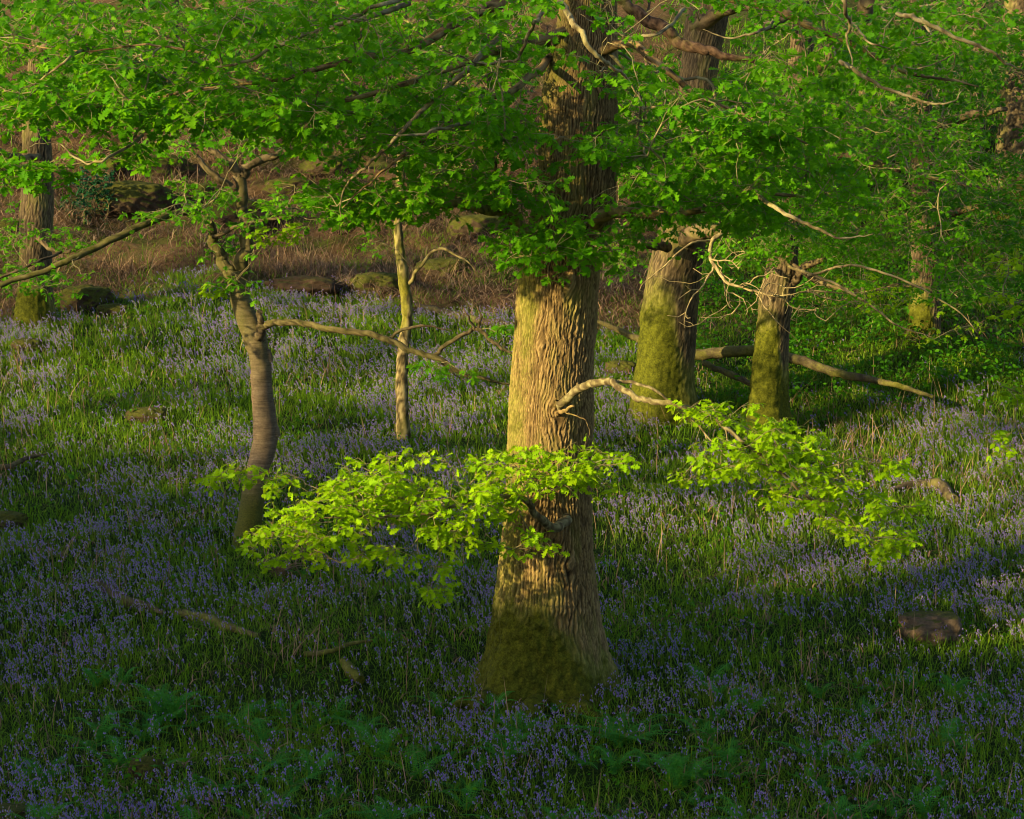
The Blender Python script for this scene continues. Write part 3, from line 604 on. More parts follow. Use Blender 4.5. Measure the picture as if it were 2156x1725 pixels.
far_oak([(868, 1570, 1660), (840, 1578, 1656), (800, 1583, 1655), (740, 1588, 1659), (680, 1594, 1664), (620, 1600, 1672), (570, 1612, 1680), (500, 1626, 1680), (400, 1640, 1690), (250, 1652, 1702), (100, 1664, 1712), (-60, 1680, 1720), (-300, 1690, 1720)],
        35.8, 'narrower dark mossy oak standing before the fallen bough, right of the broad one', mossf(200, 2.2, .9, 1.2, .9),
        limbs=[([(1665, 600, 35.7), (1700, 560, 35.4), (1740, 545, 35)], [.09, .06, .04]), ([(1670, 560, 35.6), (1740, 600, 35), (1820, 612, 34.6), (1900, 600, 34.4), (1980, 620, 34)], [.05, .04, .032, .025, .01]),
               ([(1680, 180, 35.7), (1740, 120, 35), (1790, 60, 34.5), (1830, 0, 34)], [.16, .15, .14, .12]), ([(1680, 300, 35.6), (1800, 330, 34.5), (1950, 370, 33.5), (2080, 400, 33)], [.1, .07, .04, .015])],
        blobs=[(1830, 330, 230, 120, 31, 36.5, 130), (1850, 480, 230, 60, 31.5, 36, 66), (1700, 520, 150, 40, 32, 35, 26), (1900, 600, 200, 50, 31.5, 35, 26), (1750, 200, 180, 90, 32, 36, 50)], seed=12)
far_oak([(775, 1885, 2000), (755, 1903, 1988), (720, 1910, 1982), (660, 1916, 1980), (600, 1920, 1980), (540, 1920, 1975), (400, 1918, 1970), (200, 1910, 1960), (0, 1900, 1950), (-300, 1890, 1940)],
        41.5, 'mossy oak with spreading root flare at the shaded right, beyond the fallen bough', mossf(200, 2.2, .6, 1.1, .9),
        limbs=[([(1940, 300, 41), (2020, 250, 40), (2120, 230, 39)], [.12, .09, .04]), ([(1945, 480, 41), (2040, 440, 40), (2140, 430, 39)], [.09, .06, .03])],
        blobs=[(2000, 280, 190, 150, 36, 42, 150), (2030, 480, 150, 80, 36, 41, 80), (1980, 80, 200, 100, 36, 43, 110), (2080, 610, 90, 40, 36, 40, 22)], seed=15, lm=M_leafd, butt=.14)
far_oak([(706, 22, 128), (680, 30, 120), (640, 36, 112), (580, 40, 110), (500, 41, 110), (430, 45, 112), (350, 48, 112), (280, 46, 105), (150, 58, 108), (0, 66, 108), (-300, 80, 110)],
        42.4, 'straight grey oak at the left edge, moss round its foot, among the boulders', mossf(230, 1.4, .5, 1.0, .6),
        limbs=[([(80, 500, 42), (120, 530, 41.6), (180, 520, 41.2)], [.06, .04, .02]), ([(80, 330, 42), (30, 330, 40), (-40, 300, 38)], [.07, .06, .05]), ([(85, 100, 42), (200, 60, 40), (330, 80, 38)], [.1, .07, .03])],
        blobs=[(120, 160, 190, 110, 36, 42, 90), (330, 200, 160, 50, 36, 41, 35), (30, 520, 60, 90, 38, 41, 16), (130, 505, 60, 25, 40, 42, 8)], seed=19)
# farther trees on the hill
bgt = [([(330, 2095, 2200), (250, 2105, 2190), (100, 2112, 2180), (-200, 2120, 2170)], 52, 'pale trunk cut by the right edge, high on the shaded slope', [(2060, 200, 190, 190, 46, 53, 170), (2100, 420, 120, 60, 46, 50, 40)]),
       ([(330, 2028, 2075), (200, 2035, 2072), (0, 2042, 2074), (-200, 2045, 2074)], 60, 'thin dark trunk behind leaves near the top right corner', [(1950, 160, 200, 160, 54, 60, 130)]),
       ([(330, 700, 742), (200, 705, 742), (0, 712, 744), (-200, 715, 744)], 62, 'far trunk on the bracken hill glimpsed through leaves above the slender tree', [(700, 60, 330, 120, 50, 60, 170)]),
       ([(330, 330, 380), (200, 334, 378), (0, 338, 376), (-200, 338, 374)], 64, 'far trunk on the bracken hill behind leaves at the upper left', [(250, 60, 330, 120, 50, 62, 170)]),
       ([(360, 1000, 1040), (200, 1004, 1038), (0, 1006, 1036), (-200, 1008, 1036)], 58, 'far trunk half hidden by leaves just left of the big oak', [(1060, 100, 260, 130, 48, 57, 120)]),
       ([(420, 1805, 1850), (300, 1808, 1846), (0, 1812, 1844), (-200, 1814, 1842)], 56, 'dim far trunk between the mossy oaks, hidden by leaves', [(1650, 120, 330, 170, 48, 56, 220), (1800, 300, 200, 80, 50, 56, 60)])]
for i, (pr, d, lab, bl) in enumerate(bgt):
    g0 = gnd((pr[0][1] + pr[0][2]) / 2, 330 if False else pr[0][0])
    cx = (pr[0][1] + pr[0][2]) / 2; p0 = at(cx, pr[0][0], d); zg = ground(p0[0], d); yb = float(pix(np.array([p0[0], d, float(zg)]))[1])
    pr = [(max(yb, pr[0][0] + 1), pr[0][1] - 6, pr[0][2] + 6)] + pr
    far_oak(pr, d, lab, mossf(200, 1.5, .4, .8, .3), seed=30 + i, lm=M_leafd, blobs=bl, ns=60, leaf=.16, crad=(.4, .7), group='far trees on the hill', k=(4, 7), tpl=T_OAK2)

# bare pale twiggy boughs lit by the sun in front of the broad oak
bt = thing('dead_bough', at(1495, 520, 33.5), 'bare pale branching bough catching the sun in front of the broad mossy oak', 'branch')
skd = Skeleton()
for q in (([(1560, 478, 33.8), (1520, 490, 33.6), (1495, 520, 33.4), (1505, 560, 33.2), (1530, 595, 33), (1580, 610, 32.8), (1640, 625, 32.6), (1700, 610, 32.5)], [.05, .04, .03, .028, .024, .018, .012, .006]),
          ([(1500, 505, 33.5), (1450, 515, 33.2), (1400, 560, 33), (1350, 600, 33)], [.02, .016, .012, .006]), ([(1505, 560, 33.2), (1480, 600, 33), (1450, 640, 32.9), (1440, 690, 32.8)], [.018, .014, .01, .005]),
          ([(1590, 612, 32.8), (1620, 660, 32.6), (1680, 720, 32.5)], [.014, .01, .005]), ([(1700, 610, 32.5), (1790, 618, 32.4), (1880, 605, 32.3)], [.014, .01, .006])):
    limb_obj(bt, q[0], q[1], M_pale, sk=skd)
tg = np.concatenate([blob(1480, 600, 140, 90, 32.4, 33.6, 90), blob(1640, 620, 120, 60, 32.2, 33.2, 66), blob(1420, 545, 80, 40, 32.6, 33.6, 26), blob(1760, 640, 120, 50, 32, 33, 24)])
skd.grow(tg, at(1500, 520, 33.5)); mb = MB(); skd.mesh(mb, 0, .0062, .33); mb.obj('crown', M_pale, bt)  # bare twigs of the dead bough, not a leafy crown
yb_ = thing('leafy_bough', at(1720, 590, 31.5), 'thin arching bough with sparse yellow leaves left of the shaded right-hand oak', 'branch')
skd = Skeleton()
for q in (([(1660, 560, 32.4), (1760, 600, 32.2), (1840, 650, 32), (1900, 690, 31.8), (1960, 710, 31.8)], [.026, .022, .018, .012, .006]), ([(1700, 580, 32.3), (1800, 560, 32), (1920, 600, 31.6), (2010, 650, 31.4), (2060, 705, 31.4)], [.022, .02, .016, .012, .006])):
    limb_obj(yb_, q[0], q[1], M_pale, sk=skd)
crown(yb_, skd, [(1900, 640, 90, 36, 31.4, 32.2, 14), (1950, 705, 60, 14, 31.4, 32, 8), (2040, 690, 40, 20, 31.2, 31.8, 5), (1830, 600, 80, 30, 31.4, 32.4, 10)], at(1700, 570, 32.3), leaf=.085, crad=(.1, .22), lm=M_leafy, k=(2, 4), per=(3, 5), flat=.3)
# hanging broken limb at the top, and pale sapling leaves at the right edge
hb = thing('broken_limb', at(1440, 60, 30), 'thick broken reddish brown limb hung across the oaks near the top', 'branch')
limb_obj(hb, [(1300, -10, 30), (1340, 30, 30), (1400, 66, 29.9), (1450, 96, 29.8), (1520, 118, 29.7), (1600, 130, 29.7)], [.06, .08, .09, .08, .055, .025], bark_mat('torn_wood', (.025, .015, .010), (.07, .042, .027), (.13, .08, .052)), rough=.12, ns=24, n=14, moss=.1)
limb_obj(hb, [(1600, 60, 30.2), (1660, 30, 30.3), (1720, -20, 30.4)], [.06, .08, .09], M_dead, rough=.6)
sp2 = thing('sapling', gnd(2200, 1250), 'pale green broad-leaved sapling reaching in at the right edge', 'sapling')
g = np.array(sp2.location); mb = MB(); sks = Skeleton()
def wl(parent, P, rad, mt, sk_=None, name='limb'):
    path = catmull(P, 8); mb = MB(); tube(mb, path, np.interp(np.linspace(0, 1, len(path)), np.linspace(0, 1, len(rad)), rad), 8, .01, attrs=dict(ridge=.6, moss=.2)); mb.obj(name, mt, parent)
    if sk_ is not None: sk_.limb(path)
ds = g[1]
wl(sp2, [g - [0, 0, .3], at(2210, 1000, ds), at(2190, 800, ds), at(2200, 560, ds)], [.035, .03, .022, .01], M_bark2, sks, 'trunk')
wl(sp2, [at(2205, 1000, ds), at(2165, 960, ds - .1), at(2130, 955, ds - .2)], [.012, .008, .004], M_bark2, sks)
wl(sp2, [at(2195, 860, ds), at(2150, 830, ds - .1), at(2105, 812, ds - .2)], [.012, .008, .004], M_bark2, sks)
wl(sp2, [at(2195, 640, ds), at(2140, 630, ds - .1), at(2060, 600, ds - .3)], [.012, .008, .004], M_bark2, sks)
crown(sp2, sks, [(2130, 830, 36, 26, ds - .4, ds, 6), (2130, 935, 40, 30, ds - .4, ds, 7), (2110, 560, 60, 30, ds - .4, ds, 8), (2120, 640, 60, 30, ds - .4, ds, 8), (2230, 700, 60, 160, ds - .4, ds + .4, 16)], at(2200, 800, ds), leaf=.10, crad=(.12, .22), lm=M_leafy, tpl=T_OVAL, k=(2, 5))

# ------------------------------------------------------------ fallen wood
def log(name, pts, rad, label, cat='fallen branch', m=None, moss=.2, group=None, sink=.0, rough=.7, ns=14, lift=0.):
    P = np.array([at(*p) if len(p) == 3 else gnd(*p) + [0, 0, lift] for p in pts]); path = catmull(P, 10)
    r = np.interp(np.linspace(0, 1, len(path)), np.linspace(0, 1, len(rad)), rad)
    path = path + np.stack([fbm(np.arange(len(path)) * .4, 3. * q, seed=int(abs(pts[0][0])) + q) - .5 for q in range(3)], -1) * r[:, None] * .7
    mb = MB(); mo = lambda v: np.clip(moss * 2 * fbm(v[:, 0] * 3, v[:, 1] * 3, v[:, 2] * 3, seed=4), 0, 1)
    tube(mb, path, r, ns, rough * float(np.mean(r)), attrs=dict(ridge=lambda v: fbm(v[:, 0] * 25, v[:, 1] * 25, v[:, 2] * 25, seed=6), moss=mo), fs=9)
    o = mb.obj(name, m or M_dead); rebase(o, path[len(path) // 2]); return tag(o, label, cat, group)
log('fallen_bough', [(1235, 668, 38.5), (1290, 690, 38.5), (1345, 716, 38.4), (1420, 742, 38.3), (1480, 745, 38.2), (1580, 740, 38), (1660, 752, 37.8), (1720, 772, 37.6), (1790, 792, 37.4), (1850, 803, 37), (1910, 818, 36.6), (1965, 836, 36.4)], [.03, .045, .06, .08, .10, .10, .09, .085, .075, .06, .05, .03],
    'long curved grey bough fallen behind the mossy oaks', moss=.38)
log('fallen_branch', [(1480, 765, 37.6), (1530, 785, 37.4), (1590, 812, 37.2)], [.05, .06, .04], 'short dark broken branch under the fallen bough between the mossy oaks', moss=.3)
log('fallen_log', [(1880, 1046), (1930, 1034), (1975, 1040), (2010, 1068)], [.03, .07, .10, .08], 'grey hollow log end lying in the bluebells, right of the hanging sunlit spray', 'log', lift=.1, moss=.25)
log('fallen_branch', [(-40, 1010), (20, 1003), (60, 985), (98, 978)], [.05, .045, .035, .015], 'bare stick lying in the bluebells by the left edge', lift=.16)
log('fallen_branch', [(190, 1235), (230, 1252), (262, 1275), (310, 1290), (345, 1302)], [.05, .07, .08, .05, .03], 'split brown branch on the ground below and left of the crooked tree', lift=.07)
log('fallen_branch', [(370, 1300), (430, 1312), (480, 1330), (545, 1348)], [.05, .07, .055, .03], 'mossy rotten branch continuing right of the split brown one', lift=.06, moss=.5)
log('broken_log', [(722, 1408), (742, 1432), (760, 1448)], [.055, .07, .05], 'short broken log stump tilted in the shaded bluebells left of the big oak', 'log', lift=.09, moss=.6)
log('fallen_branch', [(640, 1400), (700, 1392), (740, 1378), (790, 1370)], [.035, .03, .025, .012], 'thin mossy branch lying just above the short broken log', lift=.12, moss=.5)
log('rotten_log', [(880, 655), (950, 672), (1030, 690), (1110, 700)], [.07, .09, .09, .07], 'long rotting log edging the bracken, left of the big oak', 'log', lift=.1, moss=.25, m=M_dead)

# ------------------------------------------------------------ boulders
def ico(sub):
    import bmesh
    b = bmesh.new(); bmesh.ops.create_icosphere(b, subdivisions=sub, radius=1); v = np.array([q.co[:] for q in b.verts]); f = np.array([[q.index for q in x.verts] for x in b.faces]); b.free(); return v, f
IV, IF = ico(5)
def boulder(px, py, w, h, label, m=None, seed=0, name='boulder', group='mossy boulders on the bracken slope', sharp=.35, cat='boulder', dp=.8):
    c = gnd(px, py + h * .4); s = c[1] / FP; rx, rz = w * s / 2, h * s / 2
    v = IV.copy(); n = fbm(v[:, 0] * 1.5 + seed, v[:, 1] * 1.5, v[:, 2] * 1.5, seed=seed, o=4) - .5; n2 = fbm(v[:, 0] * 6, v[:, 1] * 6, v[:, 2] * 6, seed=seed + 3) - .5
    n3 = fbm(v[:, 0] * 18, v[:, 1] * 18, v[:, 2] * 18, seed=seed + 5) - .5; v = v * (1 + n * sharp * 2 + n2 * .3 + n3 * .12)[:, None]; v[:, 2] = np.where(v[:, 2] > .62, .62 + (v[:, 2] - .62) * .5, v[:, 2])
    v = v * [rx, rx * dp, rz * 1.25]; mb = MB(); mb.add(v + c + [0, 0, rz * .35], IF)
    o = mb.obj(name, m or M_boulder); rebase(o, c); tag(o, label, cat, group); return o
bs = [(275, 405, 170, 75, 'widest low moss-covered boulder, between the left oak and the crooked tree'), (215, 345, 90, 50, 'rounded mossy boulder just above the holly bush'),
      (345, 345, 120, 60, 'domed mossy boulder up the slope, right of the holly bush'), (410, 400, 90, 50, 'mossy boulder beside the forked top of the crooked tree'),
      (500, 440, 150, 80, 'brown mossy boulder behind the upper fork of the crooked tree'), (690, 345, 120, 55, 'low mossy boulder high on the bracken slope left of the slender tree'),
      (610, 392, 110, 50, 'bracken-strewn boulder above the dark hollow'), (640, 596, 150, 46, 'dark overhanging mound of roots and moss at the top of the bluebells'),
      (800, 590, 120, 60, 'mossy hummock just left of the slender tree'), (930, 560, 120, 55, 'mossy hummock right of the slender tree'), (1010, 470, 130, 60, 'green mossy boulder left of the big oak below its limb'),
      (185, 620, 110, 60, 'small mossy mound at the right foot of the left oak'), (60, 722, 70, 34, 'little moss cushion in front of the left oak'), (240, 650, 70, 30, 'tiny mossy stone where bluebells meet bracken'),
      (930, 400, 110, 60, 'shadowy mossy boulder behind the twigs left of the big oak'), (10, 480, 90, 60, 'mossy boulder cut by the left edge'), (1310, 770, 70, 40, 'mossy stone tucked left of the broad mossy oak'), (720, 470, 90, 40, 'small brown boulder mid slope between the crooked and slender trees')]
for i, (x, y, w, h, lab) in enumerate(bs): boulder(x, y, w, h, lab, M_mound if i == 7 else None, seed=i * 3 + 1)
boulder(1957, 1308, 138, 78, 'bare brown stone with a flat sloping top in the bluebells at the right', M_stone, 61, 'stone', None, .3, 'stone')
boulder(312, 868, 95, 34, 'low mossy rock among bluebells between the left oak and the crooked tree', seed=71, group=None)
boulder(15, 1090, 90, 40, 'mossy mound in the bluebells cut by the left edge, below the bare stick', seed=72, group=None)
boulder(310, 1612, 80, 60, 'dark mossy hummock in the shaded bluebells near the bottom left', seed=74, group=None)
boulder(10, 1712, 110, 60, 'dark boulder cut by the bottom left corner', seed=75, group=None)

# ------------------------------------------------------------ undergrowth
def scatter(n, y0=17.5, y1=50, edge=2.5):
    y = np.sqrt(rng.uniform(y0 * y0, y1 * y1, n)); x = rng.uniform(-1, 1, n) * (y * .24 + edge); return x, y
trees_xy = [(base[0], D0, .70), (base[0] - .1, D0 - .8, .32), (*at(520, 1150, DC)[:2], .17), (*at(848, 905, DB)[:2], .12), (*at(1400, 840, 36.6)[:2], .5), (*at(1615, 865, 35.8)[:2], .33), (*at(1943, 775, 41.5)[:2], .45), (*at(75, 706, 42.4)[:2], .42)]
def clear(x, y, m=1.):
    k = np.ones(len(x), bool)
    for (a, b, r) in trees_xy: k &= np.hypot(x - a, y - b) > r * m
    return k
def blades(mb, x, y, L, w, lean, tpl_n=3, rnd=None, mat=0, z=None, curl=1.):
    n = len(x); az = rng.random(n) * 2 * math.pi; z = ground(x, y) - .01 if z is None else z
    t = np.linspace(0, 1, tpl_n + 1); P0 = np.stack([x, y, z], -1)
    D = np.stack([np.cos(az), np.sin(az), 0 * az], -1); Sd = np.stack([-np.sin(az), np.cos(az), 0 * az], -1)
    tw = rng.uniform(-.8, .8, n); Sd = Sd * np.cos(tw)[:, None] + D * np.sin(tw)[:, None]
    out = (lean[:, None] * (t[None]**1.0 * .35 + t[None]**2 * .65 * curl)) * L[:, None]; up = (t[None] - curl * (lean[:, None]**2) * .42 * t[None]**2.2) * L[:, None]
    c = P0[:, None] + D[:, None] * out[..., None] + np.array([0, 0, 1.]) * up[..., None]
    ww = w[:, None] * np.array([.7, 1., .8, .08] if tpl_n == 3 else [.7, 1., .1])[None]
    v = np.stack([c - Sd[:, None] * ww[..., None] / 2, c + Sd[:, None] * ww[..., None] / 2], 2).reshape(n, -1, 3)
    m = (tpl_n + 1) * 2; f0 = np.array([(2 * i, 2 * i + 1, 2 * i + 3, 2 * i + 2) for i in range(tpl_n)])
    rnd = rng.random(n) if rnd is None else rnd
    mb.add(v.reshape(-1, 3), (f0[None] + (np.arange(n) * m)[:, None, None]).reshape(-1, 4), mat, rnd=np.repeat(rnd, m))

def grassy():
    mb = MB(); x, y = scatter(480000)
    br, rt, px, py = zones(x, y); pt = fbm(x * .7, y * .7, seed=51)
    dens = (1 - (.93 - .35 * smooth(.5, .62, fbm(x * .9, y * .9, seed=57))) * br * (1 - .8 * rt)) * (.55 + .6 * smooth(.35, .6, pt)) * (1 - .25 * smooth(36, 50, y))
    k = (rng.random(len(x)) < dens) & clear(x, y, .95); x, y, pt, px, py = x[k], y[k], pt[k], px[k], py[k]
    n = len(x); tall = fbm(x * 1.3, y * 1.3, seed=52)
    L = rng.uniform(.07, .24, n) * (.65 + .6 * tall); far = smooth(24, 45, y)
    blades(mb, x, y, L, rng.uniform(.005, .012, n) * (1 + .5 * far), np.abs(rng.normal(.85, .45, n)).clip(0, 1.5), rnd=np.clip(rng.normal(.38, .24, n) + (pt - .5) * .5 + .5 * (rng.random(n) < .07), 0, 1))
    # grass beyond, up to the bracken and on the shaded right
    x = rng.uniform(-16, 22, 60000); y = rng.uniform(46, 75, 60000); br, rt, px, py = zones(x, y)
    k = rng.random(len(x)) < (.10 + .9 * rt) * (.3 + fbm(x * .5, y * .5, seed=3)); x, y = x[k], y[k]; n = len(x)
    blades(mb, x, y, rng.uniform(.15, .45, n), rng.uniform(.015, .03, n), np.abs(rng.normal(.6, .3, n)), 2, rnd=rng.random(n) * .7)
    tag(mb.obj('grass', M_grass), 'grass and strap leaves of the bluebells covering the slope', 'grass', kind='stuff')
grassy()

def bluebells():
    mb = MB(); x, y = scatter(105000, 17.5, 48)
    br, rt, px, py = zones(x, y); pt = fbm(x * .55, y * .55, seed=61); pf = fbm(x * 2.2, y * 2.2, o=2, seed=62)
    hi = smooth(900, 1000, px * 0 + py)          # open bluebell sheet below, sparser on the shaded right
    dens = (1 - br)**1.5 * (.22 + .95 * smooth(.38, .62, pt)) * (.3 + .95 * smooth(.35, .6, pf)) * (1 - .25 * smooth(1000, 850, py)) * (1 - .3 * smooth(1250, 1050, py) * smooth(800, 600, px) * smooth(900, 1000, py)) * (1 - rt * .88 * (1 - smooth(800, 960, py)))
    k = (rng.random(len(x)) < dens) & clear(x, y, .95)
    x, y = x[k], y[k]; n = len(x); z = ground(x, y)
    H = rng.uniform(.13, .33, n); az = rng.normal(0, 1, n) * 1.2 + math.pi; far = smooth(24, 45, y)
    D = np.stack([np.cos(az), np.sin(az), 0 * az], -1); P0 = np.stack([x, y, z], -1); U = np.array([0, 0, 1.])
    lean = rng.uniform(0, .35, n)
    def st(t): t = np.asarray(t); return P0 + D * ((lean * t + .16 * np.clip(t - .62, 0, 1)**1.5 * 3) * H)[:, None] + U * ((t - .9 * np.clip(t - .75, 0, 1)**2 * 3) * H)[:, None]
    r = .0020 * (1 + .6 * far); rnd = np.clip(rng.normal(.6, .28, n), 0, 1)
    for a, b in ((0, .4), (.4, .75), (.75, 1.)): add_sticks(mb, st(a + 0 * H), st(b + 0 * H), r, r, 3, 1, rnd=rnd)
    # bells: three-sided flared cups hanging from the arched tip
    ang = np.arange(3) / 3 * 2 * math.pi; nb = 6; col = np.clip(rng.normal(.45, .2, n) + .12 * (pt[k] - .5), 0, 1)
    for b in range(nb):
        t = .58 + .42 * b / (nb - 1) + rng.uniform(-.03, .03, n); s_ = D * 0 + st(t); keep = rng.random(n) < .8
        side = rng.uniform(-1.4, 1.4, n); a2 = az + side; Dr = np.stack([np.cos(a2), np.sin(a2), 0 * a2], -1)
        top = s_ + Dr * .010; ax = Dr * rng.uniform(.1, .6, n)[:, None] - U; ax /= np.linalg.norm(ax, axis=1)[:, None]
        u = np.cross(ax, U + .01); u /= np.linalg.norm(u, axis=1)[:, None]; w_ = np.cross(ax, u); sz = rng.uniform(.5, .95, n) * (1 + .2 * far)
        rows = []
        for (l, rr_) in ((0, .0035), (.012, .0062), (.023, .0105)):
            rows.append(top[:, None] + (ax * (l * sz)[:, None])[:, None] + (u[:, None] * np.cos(ang)[None, :, None] + w_[:, None] * np.sin(ang)[None, :, None]) * (rr_ * sz)[:, None, None])
        v = np.concatenate(rows, 1)[keep]; m = len(v); j = np.arange(3)
        f0 = np.concatenate([np.stack([j, (j + 1) % 3, 3 + (j + 1) % 3, 3 + j], -1), np.stack([3 + j, 3 + (j + 1) % 3, 6 + (j + 1) % 3, 6 + j], -1)])
        mb.add(v.reshape(-1, 3), (f0[None] + (np.arange(m) * 9)[:, None, None]).reshape(-1, 4), 0, rnd=np.repeat(np.clip(col + rng.normal(0, .12, n), 0, 1)[keep], 9))
    print('bluebells', n)
    tag(mb.obj('bluebells', [M_bell, M_stem]), 'carpet of violet bluebells over the woodland floor', 'flowers', kind='stuff')
bluebells()

def bracken():
    mb = MB(); n = 150000; y = rng.uniform(38, 74, n); x = rng.uniform(-1, 1, n) * (y * .24 + 4)
    br, rt, px, py = zones(x, y); cl = fbm(x * .6, y * .6, seed=71)
    k = rng.random(n) < br * (1 - .85 * rt) * (.25 + 1.1 * smooth(.4, .6, cl)); x, y, cl = x[k], y[k], cl[k]; n = len(x)
    z = ground(x, y) + rng.uniform(-.02, .22, n) * smooth(.4, .6, cl)
    blades(mb, x, y, rng.uniform(.18, .6, n), rng.uniform(.008, .022, n), rng.uniform(1.05, 1.8, n), 3, rnd=np.clip(rng.normal(.42, .22, n) + 1.9 * (fbm(x * .9, y * .9, seed=73) - .5), 0, 1), z=z)
    # dry stalks scattered in the bluebells
    x, y = scatter(26000, 17.5, 46); k = rng.random(len(x)) < .15 + .9 * smooth(.42, .6, fbm(x * 1.1, y * 1.1, seed=75)); x, y = x[k], y[k]; n = len(x)
    blades(mb, x, y, rng.uniform(.08, .22, n), rng.uniform(.008, .020, n), rng.uniform(.9, 1.7, n), 3, rnd=rng.uniform(0, .8, n), z=ground(x, y) + rng.uniform(.02, .12, n))
    x, y = scatter(1500, 19, 45); n = len(x)
    blades(mb, x, y, rng.uniform(.25, .6, n), rng.uniform(.006, .011, n), np.abs(rng.normal(.5, .4, n)), 3, rnd=rng.uniform(.5, 1, n), curl=.3)
    for (px_, py_, nn, sp) in ((30, 790, 70, .7), (700, 815, 50, .6), (1900, 980, 40, .8), (1790, 880, 120, 1.2), (1100, 665, 60, .8), (2080, 1080, 30, .7), (620, 1190, 60, .25), (270, 585, 160, .35), (640, 578, 420, .6), (560, 470, 200, .7), (330, 390, 160, .8), (860, 600, 240, .7), (150, 1210, 25, .3), (620, 1390, 30, .25), (1960, 960, 160, 1.5)):
        c = gnd(px_, py_); x = c[0] + rng.normal(0, sp, nn); y = c[1] + rng.normal(0, sp, nn)
        blades(mb, x, y, rng.uniform(.3, .75, nn), rng.uniform(.008, .014, nn), rng.uniform(.4, 1.5, nn), 3, rnd=rng.uniform(.3, 1, nn), curl=.7)
    tag(mb.obj('dead_bracken', M_brack), 'tangle of brown dead bracken stalks on the slope', 'bracken', kind='stuff')
bracken()

def herbs():
    mb = MB(); n = 16000; y = rng.uniform(34, 64, n); x = rng.uniform(-.2, 1, n) * (y * .24 + 5)
    br, rt, px, py = zones(x, y); k = (rng.random(n) < rt * smooth(930, 760, py) * (.15 + smooth(.4, .6, fbm(x * .7, y * .7, seed=81)))) & clear(x, y)
    x, y = x[k], y[k]; P = np.stack([x, y, ground(x, y) + rng.uniform(.05, .45, len(x))], -1)
    P = P[:, None] + rng.normal(0, .06, (len(P), 9, 3)) * 1.6; P = P.reshape(-1, 3); m = len(P)
    add_leaves(mb, P, rng.uniform(.05, .12, m), rng.random(m) * 6.28, rng.normal(-.1, .5, m), rng.normal(0, .5, m), T_OVAL)
    n = 9000; y = rng.uniform(19, 44, n); x = rng.uniform(-1, 1, n) * (y * .24 + 3); k = (fbm(x * .8, y * .8, seed=83) > .56) & clear(x, y); x, y = x[k], y[k]
    P = np.stack([x, y, ground(x, y) + rng.uniform(.05, .2, len(x))], -1); P = (P[:, None] + rng.normal(0, .04, (len(P), 3, 3))).reshape(-1, 3); m = len(P)
    add_leaves(mb, P, rng.uniform(.035, .075, m), rng.random(m) * 6.28, rng.normal(0, .5, m), rng.normal(0, .5, m), T_OVAL)
    tag(mb.obj('undergrowth', M_leafd), 'low leafy green undergrowth on the shaded slope at the right', 'undergrowth', kind='stuff')
herbs()

# ferns
def frond(mb, P0, az, L, rise, nP=22, mat=0, wid=.22, curl=1.):
    t = np.linspace(0, 1, nP + 1); D = np.array([math.cos(az), math.sin(az), 0.])
    pts = P0 + D[None] * (L * (t * .45 + t**2 * .4))[:, None] * (1.5 - rise) + np.array([0, 0, 1.]) * (L * rise * (t - .52 * curl * t**2.4))[:, None]
    T = np.gradient(pts, axis=0); T /= np.linalg.norm(T, axis=1)[:, None]; Sd = np.cross(T, np.cross(D, [0, 0, 1.]) * 0 + [0, 0, 1.]); Sd /= np.linalg.norm(Sd, axis=1)[:, None] + 1e-9
    Nn = np.cross(Sd, T); V = []; F = []; rn = []
    for i in range(1, nP):
        w = L * wid * math.sin(math.pi * min(1, (t[i] + .12) / 1.12))**.8 * (1 - .55 * t[i])
        for s in (-1, 1):
            a = pts[i]; dr = Sd[i] * s + T[i] * .45; dr /= np.linalg.norm(dr); e = a + dr * w - Nn[i] * w * .12; hw = L * .36 / nP
            # pinna with toothed edge: three pinnule pairs
            for q in range(4):
                u0 = q / 4; c0 = a + (e - a) * u0; wq = hw * (1 - u0 * .75)
                b = len(V); V += [c0, c0 + T[i] * wq + dr * w * .10, a + (e - a) * min(1, u0 + .27), c0 - T[i] * wq + dr * w * .10]; F.append((b, b + 1, b + 2, b + 3)); rn += [rng.uniform(.2, .9)] * 4
    mb.add(np.array(V), np.array(F), mat, False, rnd=np.array(rn))
    add_sticks(mb, pts[:-1], pts[1:], .004, .003, 3, mat, rnd=.8)
def fern(px, py, n, L, rise, label, group='ferns in the shade', dead=False, name='fern', spread=6.28, az0=0, wid=.22):
    c = gnd(px, py); mb = MB()
    for i in range(n): frond(mb, c + [rng.normal(0, .03), rng.normal(0, .03), -.02], az0 + (i + rng.random() * .7) / n * spread, L * rng.uniform(.75, 1.1), rise * rng.uniform(.85, 1.15), wid=wid)
    tube(mb, [c - [0, 0, .06], c + [0, 0, .05]], [.05, .035], 8, attrs=dict(rnd=.3))
    o = mb.obj(name, M_brack if dead else M_fern); rebase(o, c); return tag(o, label, 'fern', group)
fern(365, 1510, 8, .62, .95, 'bright upright fern standing above the shaded bluebells at the lower left', None)
fern(1310, 1560, 11, .8, .45, 'wide low fern spreading right from the foot of the big oak', None)
fern(590, 1215, 12, .5, .8, 'brown withered fern clump right of the crooked trunk, under the sunlit spray', None, dead=True)
fern(275, 580, 14, .7, .7, 'tall withered brown fern tuft on the bracken slope left of the crooked tree', None, dead=True)
fern(1165, 1500, 4, .4, .7, 'small pale fern at the very foot of the big oak', None)
G = 'low ferns scattered in the foreground bluebells'
